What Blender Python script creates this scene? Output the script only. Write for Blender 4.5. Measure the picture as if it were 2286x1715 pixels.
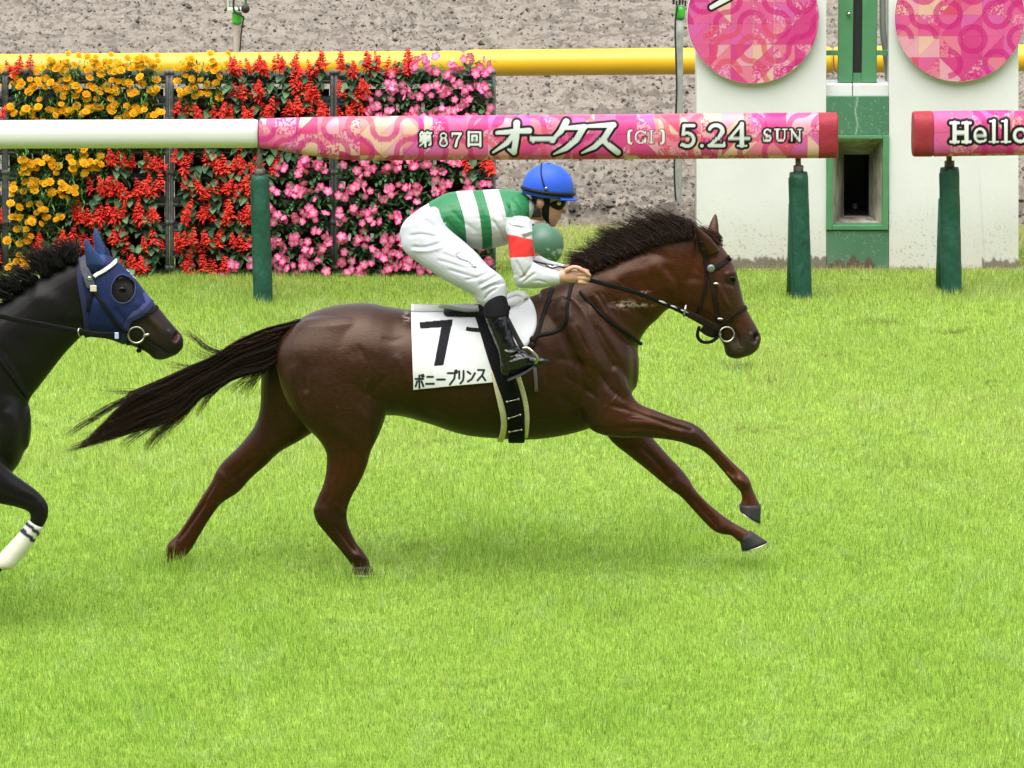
import bpy, bmesh, math, random
import numpy as np
from mathutils import Vector, Matrix
from mathutils.bvhtree import BVHTree

random.seed(7); rng = np.random.default_rng(7)
for o in list(bpy.data.objects): bpy.data.objects.remove(o)
S = bpy.context.scene
C = S.collection
R = math.radians
# ------------------------------------------------------------------ camera
CAMP = np.array((0.0, -30.0, 6.4)); PITCH = R(10.2); FPX = 13070.0
cd = bpy.data.cameras.new('camera'); cam = bpy.data.objects.new('camera', cd); C.objects.link(cam)
cam.location = CAMP; cam.rotation_euler = (R(90) - PITCH, 0, 0)
cd.sensor_width = 36; cd.lens = 36 * FPX / 2286; cd.clip_start = 0.5; cd.clip_end = 2000
S.camera = cam
# ------------------------------------------------------------------ sky, sun, exposure (bright overcast)
SUN_EL, SUN_AZ = R(70), R(200)           # azimuth measured from +Y towards +X: behind the camera, a little to the left
w = bpy.data.worlds.new('World'); S.world = w; w.use_nodes = True
nt = w.node_tree
sky = nt.nodes.new('ShaderNodeTexSky'); sky.sky_type = 'NISHITA'; sky.sun_disc = False
sky.sun_elevation = SUN_EL; sky.sun_rotation = SUN_AZ; sky.dust_density = 4.0; sky.air_density = 1.2; sky.ozone_density = 1.0
hs = nt.nodes.new('ShaderNodeHueSaturation'); hs.inputs['Saturation'].default_value = 0.30
nt.links.new(sky.outputs[0], hs.inputs['Color'])
bg = nt.nodes['Background']; bg.inputs[1].default_value = 0.15
nt.links.new(hs.outputs[0], bg.inputs[0])
sd = bpy.data.lights.new('sun', 'SUN'); sun = bpy.data.objects.new('sun', sd); C.objects.link(sun)
sd.energy = 1.35; sd.angle = R(80); sd.color = (1.0, 0.965, 0.91)
sdir = Vector((math.sin(SUN_AZ) * math.cos(SUN_EL), math.cos(SUN_AZ) * math.cos(SUN_EL), math.sin(SUN_EL)))
sun.rotation_euler = sdir.to_track_quat('Z', 'Y').to_euler(); sun.location = sdir * 40
S.view_settings.view_transform = 'Standard'; S.view_settings.look = 'None'
S.view_settings.exposure = 1.38; S.view_settings.gamma = 1.0; S.view_settings.use_curve_mapping = False
S.render.engine = 'CYCLES'

# ------------------------------------------------------------------ geometry helpers
K = 2286 / 2211.0                        # survey units on the photograph -> photo pixels
_right = np.array((1.0, 0, 0)); _up = np.array((0, math.sin(PITCH), math.cos(PITCH))); _fwd = np.array((0, math.cos(PITCH), -math.sin(PITCH)))
def at(x, y, Y):
    """the point of the vertical plane at depth Y that lies at survey position x, y"""
    x = np.asarray(x, float); y = np.asarray(y, float); Y = np.asarray(Y, float)
    a = (x * K - 1143) / FPX; b = (857.5 - y * K) / FPX
    d = a[..., None] * _right + b[..., None] * _up + _fwd
    t = (Y - CAMP[1]) / d[..., 1]
    return CAMP + d * t[..., None]
def survey(P):
    Q = np.asarray(P, float) - CAMP
    z = Q @ _fwd
    return np.stack([((Q @ _right) / z * FPX + 1143) / K, (857.5 - (Q @ _up) / z * FPX) / K], -1)
def ground_Y(y, z=0.0):
    b = (857.5 - y * K) / FPX
    d = b * _up + _fwd
    return CAMP[1] + d[1] * (z - CAMP[2]) / d[2]

def link(name, me, mats=None, parent=None):
    o = bpy.data.objects.new(name, me); C.objects.link(o)
    if mats is not None and not me.materials:
        for m in (mats if isinstance(mats, (list, tuple)) else [mats]): me.materials.append(m)
    if parent is not None: o.parent = parent
    return o
def tag(o, label=None, cat=None, group=None, kind=None):
    if label: o['label'] = label
    if cat: o['category'] = cat
    if group: o['group'] = group
    if kind: o['kind'] = kind
    return o
def empty(name, loc=(0, 0, 0)):
    o = bpy.data.objects.new(name, None); C.objects.link(o); o.location = loc; o.empty_display_size = 0.1
    return o
def mesh_np(name, V, F, smooth=True):
    """V (n,3); F (m,k) array or list of arrays of equal-size faces"""
    me = bpy.data.meshes.new(name)
    Fs = F if isinstance(F, list) else [F]
    Fs = [np.asarray(f, np.int32) for f in Fs if len(f)]
    V = np.ascontiguousarray(V, np.float32)
    me.vertices.add(len(V)); me.vertices.foreach_set('co', V.ravel())
    nl = sum(f.size for f in Fs); npo = sum(len(f) for f in Fs)
    me.loops.add(nl); me.polygons.add(npo)
    me.loops.foreach_set('vertex_index', np.concatenate([f.ravel() for f in Fs]))
    tot = np.concatenate([np.full(len(f), f.shape[1], np.int32) for f in Fs])
    st = np.concatenate([[0], np.cumsum(tot)[:-1]]).astype(np.int32)
    me.polygons.foreach_set('loop_start', st)
    me.polygons.foreach_set('use_smooth', np.full(npo, smooth, bool))
    me.update(calc_edges=True); me.validate()
    return me
def set_col(me, col, name='col'):
    col = np.asarray(col, np.float32)
    if col.shape[1] == 3: col = np.concatenate([col, np.ones((len(col), 1), np.float32)], 1)
    a = me.color_attributes.new(name, 'FLOAT_COLOR', 'POINT')
    a.data.foreach_set('color', np.ascontiguousarray(col, np.float32).ravel())
def get_np(me):
    V = np.empty(len(me.vertices) * 3, np.float32); me.vertices.foreach_get('co', V)
    N = np.empty(len(me.vertices) * 3, np.float32); me.vertices.foreach_get('normal', N)
    return V.reshape(-1, 3).astype(float), N.reshape(-1, 3).astype(float)
class MB:
    """collects closed shapes; build() links them as one mesh object"""
    def __init__(s): s.V = []; s.F = {}; s.n = 0; s.col = []
    def add(s, V, F, col=None):
        V = np.asarray(V, float)
        for f in (F if isinstance(F, list) else [F]):
            f = np.asarray(f, np.int32)
            if len(f): s.F.setdefault(f.shape[1], []).append(f + s.n)
        s.V.append(V); s.n += len(V)
        if col is not None: s.col.append(np.broadcast_to(np.asarray(col, float), (len(V), len(np.atleast_1d(col)) if np.ndim(col) == 1 else np.shape(col)[1])))
        return s
    def box(s, c, h, rot=None, col=None):
        v = np.array([(x, y, z) for x in (-1, 1) for y in (-1, 1) for z in (-1, 1)], float) * np.asarray(h)
        if rot is not None: v = v @ np.array(rot.to_matrix()).T
        f = np.array([(0, 1, 3, 2), (4, 6, 7, 5), (0, 4, 5, 1), (2, 3, 7, 6), (0, 2, 6, 4), (1, 5, 7, 3)])
        return s.add(v + np.asarray(c), f, col)
    def mesh(s, name, smooth=True):
        me = mesh_np(name, np.concatenate(s.V), [np.concatenate(f) for f in s.F.values()], smooth)
        if s.col: set_col(me, np.concatenate(s.col))
        return me
    def build(s, name, mat, parent=None, smooth=True, bevel=0):
        me = s.mesh(name, smooth)
        o = link(name, me, mat, parent)
        if bevel:
            b = o.modifiers.new('bevel', 'BEVEL'); b.width = bevel; b.segments = 2; b.limit_method = 'ANGLE'
        return o
def catmull(P, m):
    P = np.asarray(P, float); n = len(P)
    if n == 2: 
        t = np.linspace(0, 1, m * 1 + 1)[:, None]; return P[0] * (1 - t) + P[1] * t
    Q = np.concatenate([[2 * P[0] - P[1]], P, [2 * P[-1] - P[-2]]])
    out = []
    for i in range(n - 1):
        p0, p1, p2, p3 = Q[i:i + 4]
        for k in range(m):
            t = k / m
            out.append(0.5 * ((2 * p1) + (-p0 + p2) * t + (2 * p0 - 5 * p1 + 4 * p2 - p3) * t * t + (-p0 + 3 * p1 - 3 * p2 + p3) * t ** 3))
    out.append(P[-1]); return np.array(out)
def ring_surface(rings, close_ends=True):
    """rings: (m, n, 3) -> V, [quads, tris]"""
    rings = np.asarray(rings); m, n, _ = rings.shape
    V = rings.reshape(-1, 3)
    i = np.arange(m - 1)[:, None] * n; j = np.arange(n)[None, :]; j2 = (j + 1) % n
    q = np.stack([i + j, i + j2, i + n + j2, i + n + j], -1).reshape(-1, 4)
    Fs = [q]
    if close_ends:
        V = np.concatenate([V, [rings[0].mean(0)], [rings[-1].mean(0)]]); a, b = m * n, m * n + 1
        j = np.arange(n); j2 = (j + 1) % n
        Fs.append(np.concatenate([np.stack([j2, j, np.full(n, a)], -1), np.stack([(m - 1) * n + j, (m - 1) * n + j2, np.full(n, b)], -1)]))
    return V, Fs
def loft(st, n=22, sub=4, e=2.0, cap=0.35):
    """stations (xa,ya,xb,yb,Yc,wy): two outline positions of a limb, the depth of its middle and its half thickness"""
    st = catmull(np.array(st, float), sub)
    A = at(st[:, 0], st[:, 1], st[:, 4]); B = at(st[:, 2], st[:, 3], st[:, 4])
    Cn = (A + B) / 2; U = (A - B) / 2; W = np.zeros_like(U); W[:, 1] = st[:, 5]
    t = np.arange(n) / n * 2 * math.pi
    c = np.sign(np.cos(t)) * np.abs(np.cos(t)) ** (2 / e); s_ = np.sign(np.sin(t)) * np.abs(np.sin(t)) ** (2 / e)
    rings = Cn[:, None] + U[:, None] * c[None, :, None] + W[:, None] * s_[None, :, None]
    if cap:
        d0 = Cn[0] - Cn[1]; d0 /= max(np.linalg.norm(d0), 1e-9); d1 = Cn[-1] - Cn[-2]; d1 /= max(np.linalg.norm(d1), 1e-9)
        r0 = min(np.linalg.norm(U[0]), W[0, 1]); r1 = min(np.linalg.norm(U[-1]), W[-1, 1])
        pre = [Cn[0] + (rings[0] - Cn[0]) * k + d0 * r0 * cap * h for k, h in ((.35, 1), (.75, .7))]
        post = [Cn[-1] + (rings[-1] - Cn[-1]) * k + d1 * r1 * cap * h for k, h in ((.75, .7), (.35, 1))]
        rings = np.concatenate([pre, rings, post])
    return ring_surface(rings)
def ellipsoid(c, r, rot=None, n=20, m=12):
    th = np.linspace(0.02, math.pi - 0.02, m)[:, None]; ph = (np.arange(n) / n * 2 * math.pi)[None]
    v = np.stack([np.sin(th) * np.cos(ph), np.sin(th) * np.sin(ph), np.cos(th) + 0 * ph], -1) * np.asarray(r)
    if rot is not None: v = v @ np.array(rot.to_matrix()).T
    return ring_surface(v + np.asarray(c))
def tube(pts, rad, n=10, close=True):
    pts = np.asarray(pts, float); m = len(pts); rad = np.broadcast_to(np.asarray(rad, float), (m,))
    T = np.gradient(pts, axis=0); T /= np.linalg.norm(T, axis=1)[:, None] + 1e-12
    ref = np.array((0, 1.0, 0)) if abs(T[:, 1]).max() < .9 else np.array((1.0, 0, 0))
    if abs(T @ ref).max() > .97: ref = np.array((0.3, .3, .9))
    A = np.cross(T, ref); A /= np.linalg.norm(A, axis=1)[:, None] + 1e-12; B = np.cross(T, A)
    t = np.arange(n) / n * 2 * math.pi
    rings = pts[:, None] + rad[:, None, None] * (A[:, None] * np.cos(t)[None, :, None] + B[:, None] * np.sin(t)[None, :, None])
    return ring_surface(rings, close)
def remesh(parts, voxel, smooth=5, fac=0.5):
    mb = MB()
    for V, F in parts: mb.add(V, F)
    me = mb.mesh('tmp')
    o = bpy.data.objects.new('tmp', me); C.objects.link(o)
    bm = bmesh.new(); bm.from_mesh(me); bmesh.ops.recalc_face_normals(bm, faces=bm.faces); bm.to_mesh(me); bm.free()
    r = o.modifiers.new('r', 'REMESH'); r.mode = 'VOXEL'; r.voxel_size = voxel; r.use_smooth_shade = True
    if smooth:
        s = o.modifiers.new('s', 'SMOOTH'); s.factor = fac; s.iterations = smooth
    dg = bpy.context.evaluated_depsgraph_get(); out = bpy.data.meshes.new_from_object(o.evaluated_get(dg))
    bpy.data.objects.remove(o); bpy.data.meshes.remove(me)
    out.polygons.foreach_set('use_smooth', np.ones(len(out.polygons), bool))
    return out
def seg_dist(X, Y, pts):
    """distance of survey positions to a polyline, and position along it 0..1"""
    pts = np.asarray(pts, float); D = np.full(np.shape(X), 1e9); T = np.zeros(np.shape(X))
    L = np.linalg.norm(np.diff(pts[:, :2], axis=0), axis=1); cum = np.concatenate([[0], np.cumsum(L)]); tot = max(cum[-1], 1e-9)
    for i in range(len(pts) - 1):
        ax, ay = pts[i, :2]; dx, dy = pts[i + 1, :2] - pts[i, :2]
        t = np.clip(((X - ax) * dx + (Y - ay) * dy) / max(dx * dx + dy * dy, 1e-9), 0, 1)
        d = np.hypot(X - ax - t * dx, Y - ay - t * dy); m = d < D
        D = np.where(m, d, D); T = np.where(m, (cum[i] + t * L[i]) / tot, T)
    return D, T
def sst(x, a, b):
    t = np.clip((x - a) / (b - a), 0, 1); return t * t * (3 - 2 * t)
_perm = np.random.default_rng(3).random((256, 256))
_perm3 = np.random.default_rng(4).random((32, 32, 32))
def vnoise(x, y, seed=0):
    x = np.asarray(x, float) + seed * 17.3; y = np.asarray(y, float) + seed * 31.7
    xi = np.floor(x).astype(int); yi = np.floor(y).astype(int); fx = x - xi; fy = y - yi
    fx = fx * fx * (3 - 2 * fx); fy = fy * fy * (3 - 2 * fy)
    g = lambda a, b: _perm[a % 256, b % 256]
    return (g(xi, yi) * (1 - fx) + g(xi + 1, yi) * fx) * (1 - fy) + (g(xi, yi + 1) * (1 - fx) + g(xi + 1, yi + 1) * fx) * fy
def fbm(x, y, o=4, seed=0):
    s = 0; a = 1; t = 0
    for k in range(o):
        s = s + a * vnoise(x * 2 ** k, y * 2 ** k, seed + k * 5); t += a; a *= .5
    return s / t
def srgb(*c):
    c = np.array(c, float) / 255; return np.where(c <= .04045, c / 12.92, ((c + .055) / 1.055) ** 2.4)

# ------------------------------------------------------------------ materials
def mat(name, col=(.5, .5, .5), rough=.5, attr=None, spec=.5, metal=0, sheen=0, coat=0, noise=None, bump=None, trans=0, sheen_col=None, attr_mul=None):
    """noise: (scale, amount[, stretch xyz]) darkens/brightens; bump: (scale, strength, distance[, stretch])"""
    m = bpy.data.materials.new(name); m.use_nodes = True; t = m.node_tree; N = t.nodes; b = N['Principled BSDF']; Lk = t.links.new
    b.inputs['Roughness'].default_value = rough; b.inputs['Specular IOR Level'].default_value = spec; b.inputs['Metallic'].default_value = metal
    b.inputs['Coat Weight'].default_value = coat; b.inputs['Coat Roughness'].default_value = .12
    if sheen:
        b.inputs['Sheen Weight'].default_value = sheen; b.inputs['Sheen Roughness'].default_value = .45
        if sheen_col: b.inputs['Sheen Tint'].default_value = (*sheen_col, 1)
    src = None
    if attr:
        a = N.new('ShaderNodeAttribute'); a.attribute_name = attr; src = a.outputs['Color']
    else:
        c = N.new('ShaderNodeRGB'); c.outputs[0].default_value = (*col, 1); src = c.outputs[0]
    tc = N.new('ShaderNodeTexCoord')
    def nz(scale, st, det=5):
        mp = N.new('ShaderNodeMapping'); mp.inputs['Scale'].default_value = st; Lk(tc.outputs['Object'], mp.inputs[0])
        n = N.new('ShaderNodeTexNoise'); n.inputs['Scale'].default_value = scale; n.inputs['Detail'].default_value = det; Lk(mp.outputs[0], n.inputs['Vector']); return n
    if noise:
        n = nz(noise[0], noise[2] if len(noise) > 2 else (1, 1, 1))
        mr = N.new('ShaderNodeMapRange'); mr.inputs[1].default_value = .3; mr.inputs[2].default_value = .7
        mr.inputs[3].default_value = 1 - noise[1]; mr.inputs[4].default_value = 1 + noise[1]; Lk(n.outputs['Fac'], mr.inputs[0])
        mx = N.new('ShaderNodeVectorMath'); mx.operation = 'SCALE'; Lk(src, mx.inputs[0]); Lk(mr.outputs[0], mx.inputs['Scale']); src = mx.outputs[0]
    Lk(src, b.inputs['Base Color'])
    if bump:
        n = nz(bump[0], bump[3] if len(bump) > 3 else (1, 1, 1))
        bp = N.new('ShaderNodeBump'); bp.inputs['Strength'].default_value = bump[1]; bp.inputs['Distance'].default_value = bump[2]
        Lk(n.outputs['Fac'], bp.inputs['Height']); Lk(bp.outputs[0], b.inputs['Normal'])
    if trans:
        tr = N.new('ShaderNodeBsdfTranslucent'); Lk(src, tr.inputs[0]); ms = N.new('ShaderNodeMixShader'); ms.inputs[0].default_value = trans
        Lk(b.outputs[0], ms.inputs[1]); Lk(tr.outputs[0], ms.inputs[2]); Lk(ms.outputs[0], N['Material Output'].inputs[0])
    return m
M = {}
M['hair'] = mat('hair', attr='col', rough=.5, spec=.14)
M['coat'] = mat('horse_coat', attr='col', rough=.41, spec=.36, noise=(120, .42, (.3, 1, .8)), bump=(240, .35, .003, (.3, 1, .8)))
M['coat'].node_tree.nodes['Principled BSDF'].inputs['Specular Tint'].default_value = (1.0, .78, .62, 1)
M['coat_black'] = mat('horse_coat_black', attr='col', rough=.38, spec=.17, noise=(9, .12), bump=(260, .10, .002, (.35, 1, 1)))
M['hoof'] = mat('hoof_horn', attr='col', rough=.55, spec=.2, noise=(30, .25, (1, 1, .3)))
M['eye'] = mat('eye_glossy', (.003, .002, .002), .10, spec=.12)
M['leather'] = mat('black_leather', (.007, .007, .008), .5, spec=.10, noise=(40, .3))
M['brown_leather'] = mat('brown_leather', (.016, .009, .007), .5, spec=.10, noise=(40, .3))
M['steel'] = mat('bright_steel', (.42, .40, .36), .25, metal=1, noise=(60, .1))
M['patent'] = mat('patent_leather', (.004, .004, .005), .16, spec=.45, bump=(18, .5, .02))
M['white_cloth'] = mat('white_cloth', (.60, .61, .63), .8, bump=(55, .25, .006))
M['white_print'] = mat('printed_white_cloth', attr='col', rough=.75, spec=.12, noise=(14, .03), bump=(14, .22, .02))
M['black_cloth'] = mat('black_cloth', (.006, .006, .007), .8, spec=.1)
# ------------------------------------------------------------------ the bay horse
NY, FY = -0.145, 0.145
TORSO = [(598, 742, 600, 800, 0, .06), (612, 715, 614, 845, 0, .15), (640, 694, 640, 885, 0, .215), (680, 673, 682, 905, 0, .25), (730, 660, 735, 908, 0, .272), (790, 656, 800, 900, 0, .278),
         (850, 666, 858, 896, 0, .275), (920, 674, 925, 913, 0, .285), (1000, 672, 1000, 937, 0, .295), (1080, 662, 1080, 946, 0, .292), (1150, 640, 1150, 948, 0, .27), (1205, 622, 1215, 940, 0, .24),
         (1260, 612, 1272, 925, 0, .205), (1310, 640, 1318, 905, 0, .18), (1350, 690, 1350, 878, 0, .15), (1368, 735, 1366, 845, 0, .09)]
NECK = [(1165, 628, 1320, 890, 0, .20), (1205, 612, 1366, 815, 0, .17), (1250, 588, 1379, 745, 0, .135), (1298, 556, 1396, 712, 0, .112), (1350, 528, 1420, 689, 0, .10), (1405, 506, 1442, 668, 0, .092),
        (1460, 493, 1468, 662, 0, .088), (1502, 489, 1486, 640, 0, .078)]
HEAD = [(1492, 488, 1450, 610, 0, .06), (1526, 497, 1460, 655, 0, .078), (1554, 526, 1484, 678, 0, .09), (1574, 553, 1510, 692, 0, .097), (1588, 580, 1530, 707, 0, .097), (1598, 618, 1545, 722, 0, .082),
        (1606, 652, 1555, 734, 0, .066), (1618, 678, 1562, 745, 0, .058), (1630, 699, 1565, 760, 0, .058), (1639, 716, 1573, 771, 0, .057), (1644, 731, 1592, 775, 0, .050), (1640, 745, 1610, 770, 0, .036)]
HIND_NEAR = [(640, 700, 800, 690, -.10, .10), (603, 750, 832, 745, -.125, .13), (600, 800, 837, 800, -.13, .145), (612, 850, 838, 848, -.135, .145), (632, 888, 834, 893, -.14, .135), (656, 918, 826, 920, -.145, .12), (684, 945, 814, 948, -.15, .10),
             (703, 975, 801, 975, -.15, .085), (705, 1005, 793, 1004, -.15, .072), (699, 1042, 778, 1040, -.15, .06), (686, 1074, 760, 1072, -.15, .05), (677, 1102, 750, 1100, -.15, .046), (684, 1128, 750, 1124, -.15, .042),
             (704, 1153, 757, 1146, -.15, .032), (727, 1180, 770, 1172, -.15, .030), (745, 1202, 786, 1192, -.15, .036), (757, 1218, 797, 1210, -.15, .034), (764, 1226, 799, 1224, -.15, .036)]
HIND_FAR = [(600, 720, 760, 720, .11, .10), (568, 770, 720, 790, .13, .12), (563, 830, 715, 860, .14, .12), (561, 882, 695, 915, .145, .10), (548, 922, 655, 947, .15, .085), (514, 965, 606, 975, .15, .07),
            (482, 996, 574, 1005, .15, .058), (466, 1019, 542, 1033, .15, .05), (455, 1042, 516, 1062, .15, .045), (431, 1080, 478, 1088, .15, .034), (408, 1117, 451, 1124, .15, .030), (384, 1152, 428, 1162, .15, .032),
            (361, 1176, 413, 1187, .15, .036), (357, 1202, 396, 1206, .15, .034), (352, 1219, 380, 1220, .15, .034)]
FORE_NEAR = [(1318, 740, 1230, 860, -.12, .07), (1345, 800, 1252, 900, -.135, .08), (1364, 850, 1282, 932, -.14, .08), (1382, 872, 1330, 944, -.145, .072), (1410, 884, 1388, 945, -.15, .062), (1454, 901, 1434, 948, -.15, .052), (1491, 912, 1470, 955, -.15, .045),
             (1519, 930, 1493, 963, -.15, .042), (1538, 951, 1512, 970, -.15, .037), (1559, 974, 1533, 987, -.15, .029), (1582, 998, 1556, 1012, -.15, .029), (1605, 1019, 1574, 1034, -.15, .034), (1619, 1036, 1588, 1050, -.15, .038),
             (1625, 1055, 1598, 1062, -.15, .032), (1634, 1075, 1602, 1077, -.15, .034), (1642, 1091, 1597, 1090, -.15, .042)]
FORE_FAR = [(1345, 830, 1250, 860, .11, .07), (1372, 890, 1285, 905, .12, .075), (1402, 935, 1320, 953, .13, .068), (1424, 962, 1354, 981, .13, .06), (1449, 990, 1392, 1011, .13, .052), (1471, 1013, 1422, 1036, .13, .047), (1489, 1036, 1449, 1058, .13, .043),
            (1499, 1054, 1470, 1073, .13, .036), (1523, 1081, 1496, 1101, .13, .029), (1546, 1101, 1520, 1127, .13, .031), (1568, 1118, 1542, 1147, .13, .037), (1590, 1132, 1561, 1154, .13, .034), (1605, 1140, 1578, 1156, .13, .034), (1620, 1149, 1594, 1170, .13, .041)]
EAR_NEAR = [(1522, 556, 1554, 540, -.060, .026), (1511, 540, 1546, 526, -.072, .028), (1505, 522, 1533, 511, -.084, .024), (1502, 505, 1518, 499, -.092, .015), (1500, 489, 1505, 488, -.098, .004)]
EAR_FAR = [(1522, 518, 1554, 520, .055, .026), (1526, 500, 1553, 503, .066, .026), (1531, 485, 1552, 486, .076, .02), (1537, 472, 1550, 472, .084, .012), (1543, 460, 1547, 460, .09, .003)]

def shift(st, dx, dy, dY, sc=1.0, cx=0, cy=0):
    return [((a - cx) * sc + cx + dx, (b - cy) * sc + cy + dy, (c - cx) * sc + cx + dx, (d - cy) * sc + cy + dy, e + dY, f) for a, b, c, d, e, f in st]
def carve(V, N, curves, Y0=0.0):
    """muscle relief on the camera side: curves of (points, depth, width in survey units)"""
    P = survey(V); face = sst(-N[:, 1], .05, .45)
    D = np.zeros(len(V))
    for pts, depth, wd in curves:
        pts = catmull(pts, 4) if len(pts) > 2 else np.asarray(pts, float)
        lo = pts.min(0) - wd * 3; hi = pts.max(0) + wd * 3
        m = (P[:, 0] > lo[0]) & (P[:, 0] < hi[0]) & (P[:, 1] > lo[1]) & (P[:, 1] < hi[1])
        if not m.any(): continue
        d, t = seg_dist(P[m, 0], P[m, 1], pts)
        D[m] += depth * np.exp(-(d / wd) ** 2) * (sst(t, -.01, .2) * (1 - .6 * sst(t, .8, 1.01)) if len(pts) > 2 else 1)
    return V + N * (D * face)[:, None]
MUSCLE = [
    # hindquarter
    ([(655, 770), (662, 800), (660, 840), (668, 890)], -0.0074, 6), ([(635, 780), (632, 830), (645, 880)], 0.0062, 12), ([(690, 790), (700, 850), (705, 900)], 0.0050, 22),
    ([(870, 690), (850, 730), (845, 790), (838, 850)], -0.0062, 20), ([(820, 730), (850, 735), (875, 728)], -0.0037, 7), ([(790, 860), (815, 830), (835, 815)], -0.0062, 8),
    ([(760, 870), (790, 900), (810, 880), (826, 850)], 0.0062, 12), ([(700, 930), (740, 950), (775, 990)], -0.0050, 8), ([(730, 920), (770, 960), (785, 1000)], 0.0050, 10),
    ([(840, 860), (836, 900), (815, 940)], -0.0037, 6), ([(745, 760), (790, 770), (820, 790)], -0.0037, 14), ([(700, 700), (760, 690), (820, 700)], 0.0037, 24), ([(720, 1010), (712, 1060), (700, 1090)], -0.0050, 6), ([(735, 1015), (742, 1060), (735, 1090)], 0.0031, 7),
    ([(700, 1100), (705, 1120)], 0.0050, 10), ([(733, 1130), (748, 1160), (768, 1185)], -0.0031, 4),
    # flank and ribs
    ([(880, 850), (910, 880), (960, 905)], -.006, 12), ([(900, 870), (980, 900), (1060, 910)], .004, 16),
    # shoulder
    ([(1225, 640), (1215, 700), (1230, 760), (1275, 820)], -.010, 9), ([(1262, 650), (1290, 700), (1330, 760), (1352, 800)], .014, 18), ([(1240, 690), (1265, 750), (1300, 800)], .008, 16),
    ([(1270, 640), (1310, 690), (1355, 735), (1378, 748)], -.012, 7), ([(1190, 770), (1240, 780), (1290, 800)], -.007, 9), ([(1290, 800), (1320, 840), (1345, 862)], -.012, 7), ([(1320, 790), (1345, 830), (1362, 858)], .010, 10),
    ([(1200, 850), (1240, 880), (1270, 915)], -.012, 9), ([(1150, 730), (1175, 780), (1190, 850)], -.006, 12),
    # forearm
    ([(1300, 870), (1370, 890), (1440, 915), (1490, 930)], -.008, 5), ([(1320, 925), (1400, 925), (1460, 938)], -.006, 4), ([(1340, 880), (1400, 898), (1460, 913)], .006, 7), ([(1340, 910), (1410, 915), (1470, 935)], .006, 6),
    ([(1500, 935), (1520, 955)], .005, 8), ([(1545, 975), (1570, 1005), (1585, 1025)], -.005, 3.5), ([(1595, 1035), (1605, 1042)], .005, 7),
    # neck
    ([(1290, 590), (1340, 560), (1400, 545), (1450, 560)], -.008, 10), ([(1300, 620), (1360, 590), (1420, 585)], .010, 16), ([(1400, 560), (1440, 600), (1450, 640)], .008, 12), ([(1430, 570), (1462, 610), (1464, 650)], -.010, 8),
    ([(1300, 650), (1350, 660), (1400, 690)], -.008, 9), ([(1295, 665), (1330, 700), (1372, 728)], .006, 8),
    ([(1283, 628), (1300, 650), (1312, 680)], -.006, 3), ([(1298, 628), (1314, 652), (1328, 684)], -.006, 3), ([(1313, 632), (1330, 656), (1342, 686)], -.005, 3), ([(1272, 640), (1286, 664), (1300, 690)], -.005, 3),
    # veins and tendons
    ([(450, 1078), (420, 1120), (388, 1165)], -.009, 3.5), ([(474, 1022), (482, 1034)], .008, 8), ([(500, 1040), (520, 1020), (560, 985)], -.007, 5), ([(372, 1182), (392, 1196)], .006, 7), ([(718, 1128), (740, 1158), (770, 1196)], -.009, 3.2), ([(683, 1100), (688, 1112)], .006, 7), ([(730, 1095), (742, 1110)], .006, 7), ([(770, 1198), (784, 1206)], .006, 7),
    ([(1532, 975), (1560, 1005), (1588, 1034)], -.009, 3), ([(1598, 1038), (1606, 1044)], .008, 8), ([(1492, 1072), (1525, 1110), (1552, 1140)], -.009, 3.2), ([(1462, 1040), (1478, 1052)], .008, 10), ([(1380, 960), (1420, 1000), (1445, 1030)], -.010, 5), ([(1355, 960), (1390, 990), (1430, 1030)], .007, 6), ([(1560, 1140), (1572, 1146)], .006, 8), ([(1612, 1068), (1618, 1082)], .004, 7),
    ([(1200, 900), (1150, 905), (1090, 890), (1030, 880)], .0035, 2.2), ([(1330, 800), (1338, 830), (1330, 860), (1300, 885)], .004, 2), ([(1350, 900), (1400, 906), (1450, 925)], .003, 1.6), ([(1375, 880), (1420, 893), (1470, 912)], -.004, 2.2), ([(1560, 985), (1585, 1012)], .004, 2), ([(1500, 1070), (1530, 1105), (1552, 1130)], -.004, 2.5),
    ([(470, 1035), (440, 1085), (400, 1145)], -.004, 3), ([(745, 935), (752, 975), (748, 1020), (735, 1060)], .004, 2.4), ([(718, 950), (725, 1000), (715, 1050)], .003, 2), ([(1320, 600), (1370, 640), (1420, 655)], .004, 3), ([(1545, 640), (1560, 665), (1580, 680)], .003, 1.8), ([(1548, 660), (1556, 690), (1568, 700)], .003, 1.8), ([(1490, 570), (1510, 590), (1516, 620)], -.004, 4),
    ([(640, 760), (645, 800), (650, 850)], -.004, 3), ([(770, 740), (790, 780), (790, 830)], -.005, 5), ([(850, 760), (870, 800), (900, 850)], .004, 9), ([(1245, 700), (1255, 730), (1275, 765)], -.006, 4), ([(1285, 700), (1305, 735), (1330, 775)], -.006, 4), ([(1210, 810), (1250, 830), (1290, 860)], -.006, 5),
    # head
    ([(1500, 600), (1490, 650), (1505, 682)], .010, 20), ([(1550, 610), (1560, 640), (1575, 665)], .008, 5), ([(1540, 640), (1550, 680), (1566, 710)], -.008, 7), ([(1520, 560), (1528, 610), (1526, 660)], -.007, 6),
    ([(1564, 596), (1580, 589), (1594, 593)], .006, 5), ([(1568, 612), (1582, 616)], -.006, 5), ([(1582, 705), (1595, 735), (1603, 757)], -.010, 3), ([(1575, 690), (1582, 705)], -.006, 4), ([(1590, 700), (1605, 725), (1618, 745)], .004, 8),
    ([(1632, 726), (1628, 736)], -.026, 5.0), ([(1622, 722), (1626, 742)], .008, 4), ([(1600, 745), (1588, 752), (1575, 750)], .006, 9),
]
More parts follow.
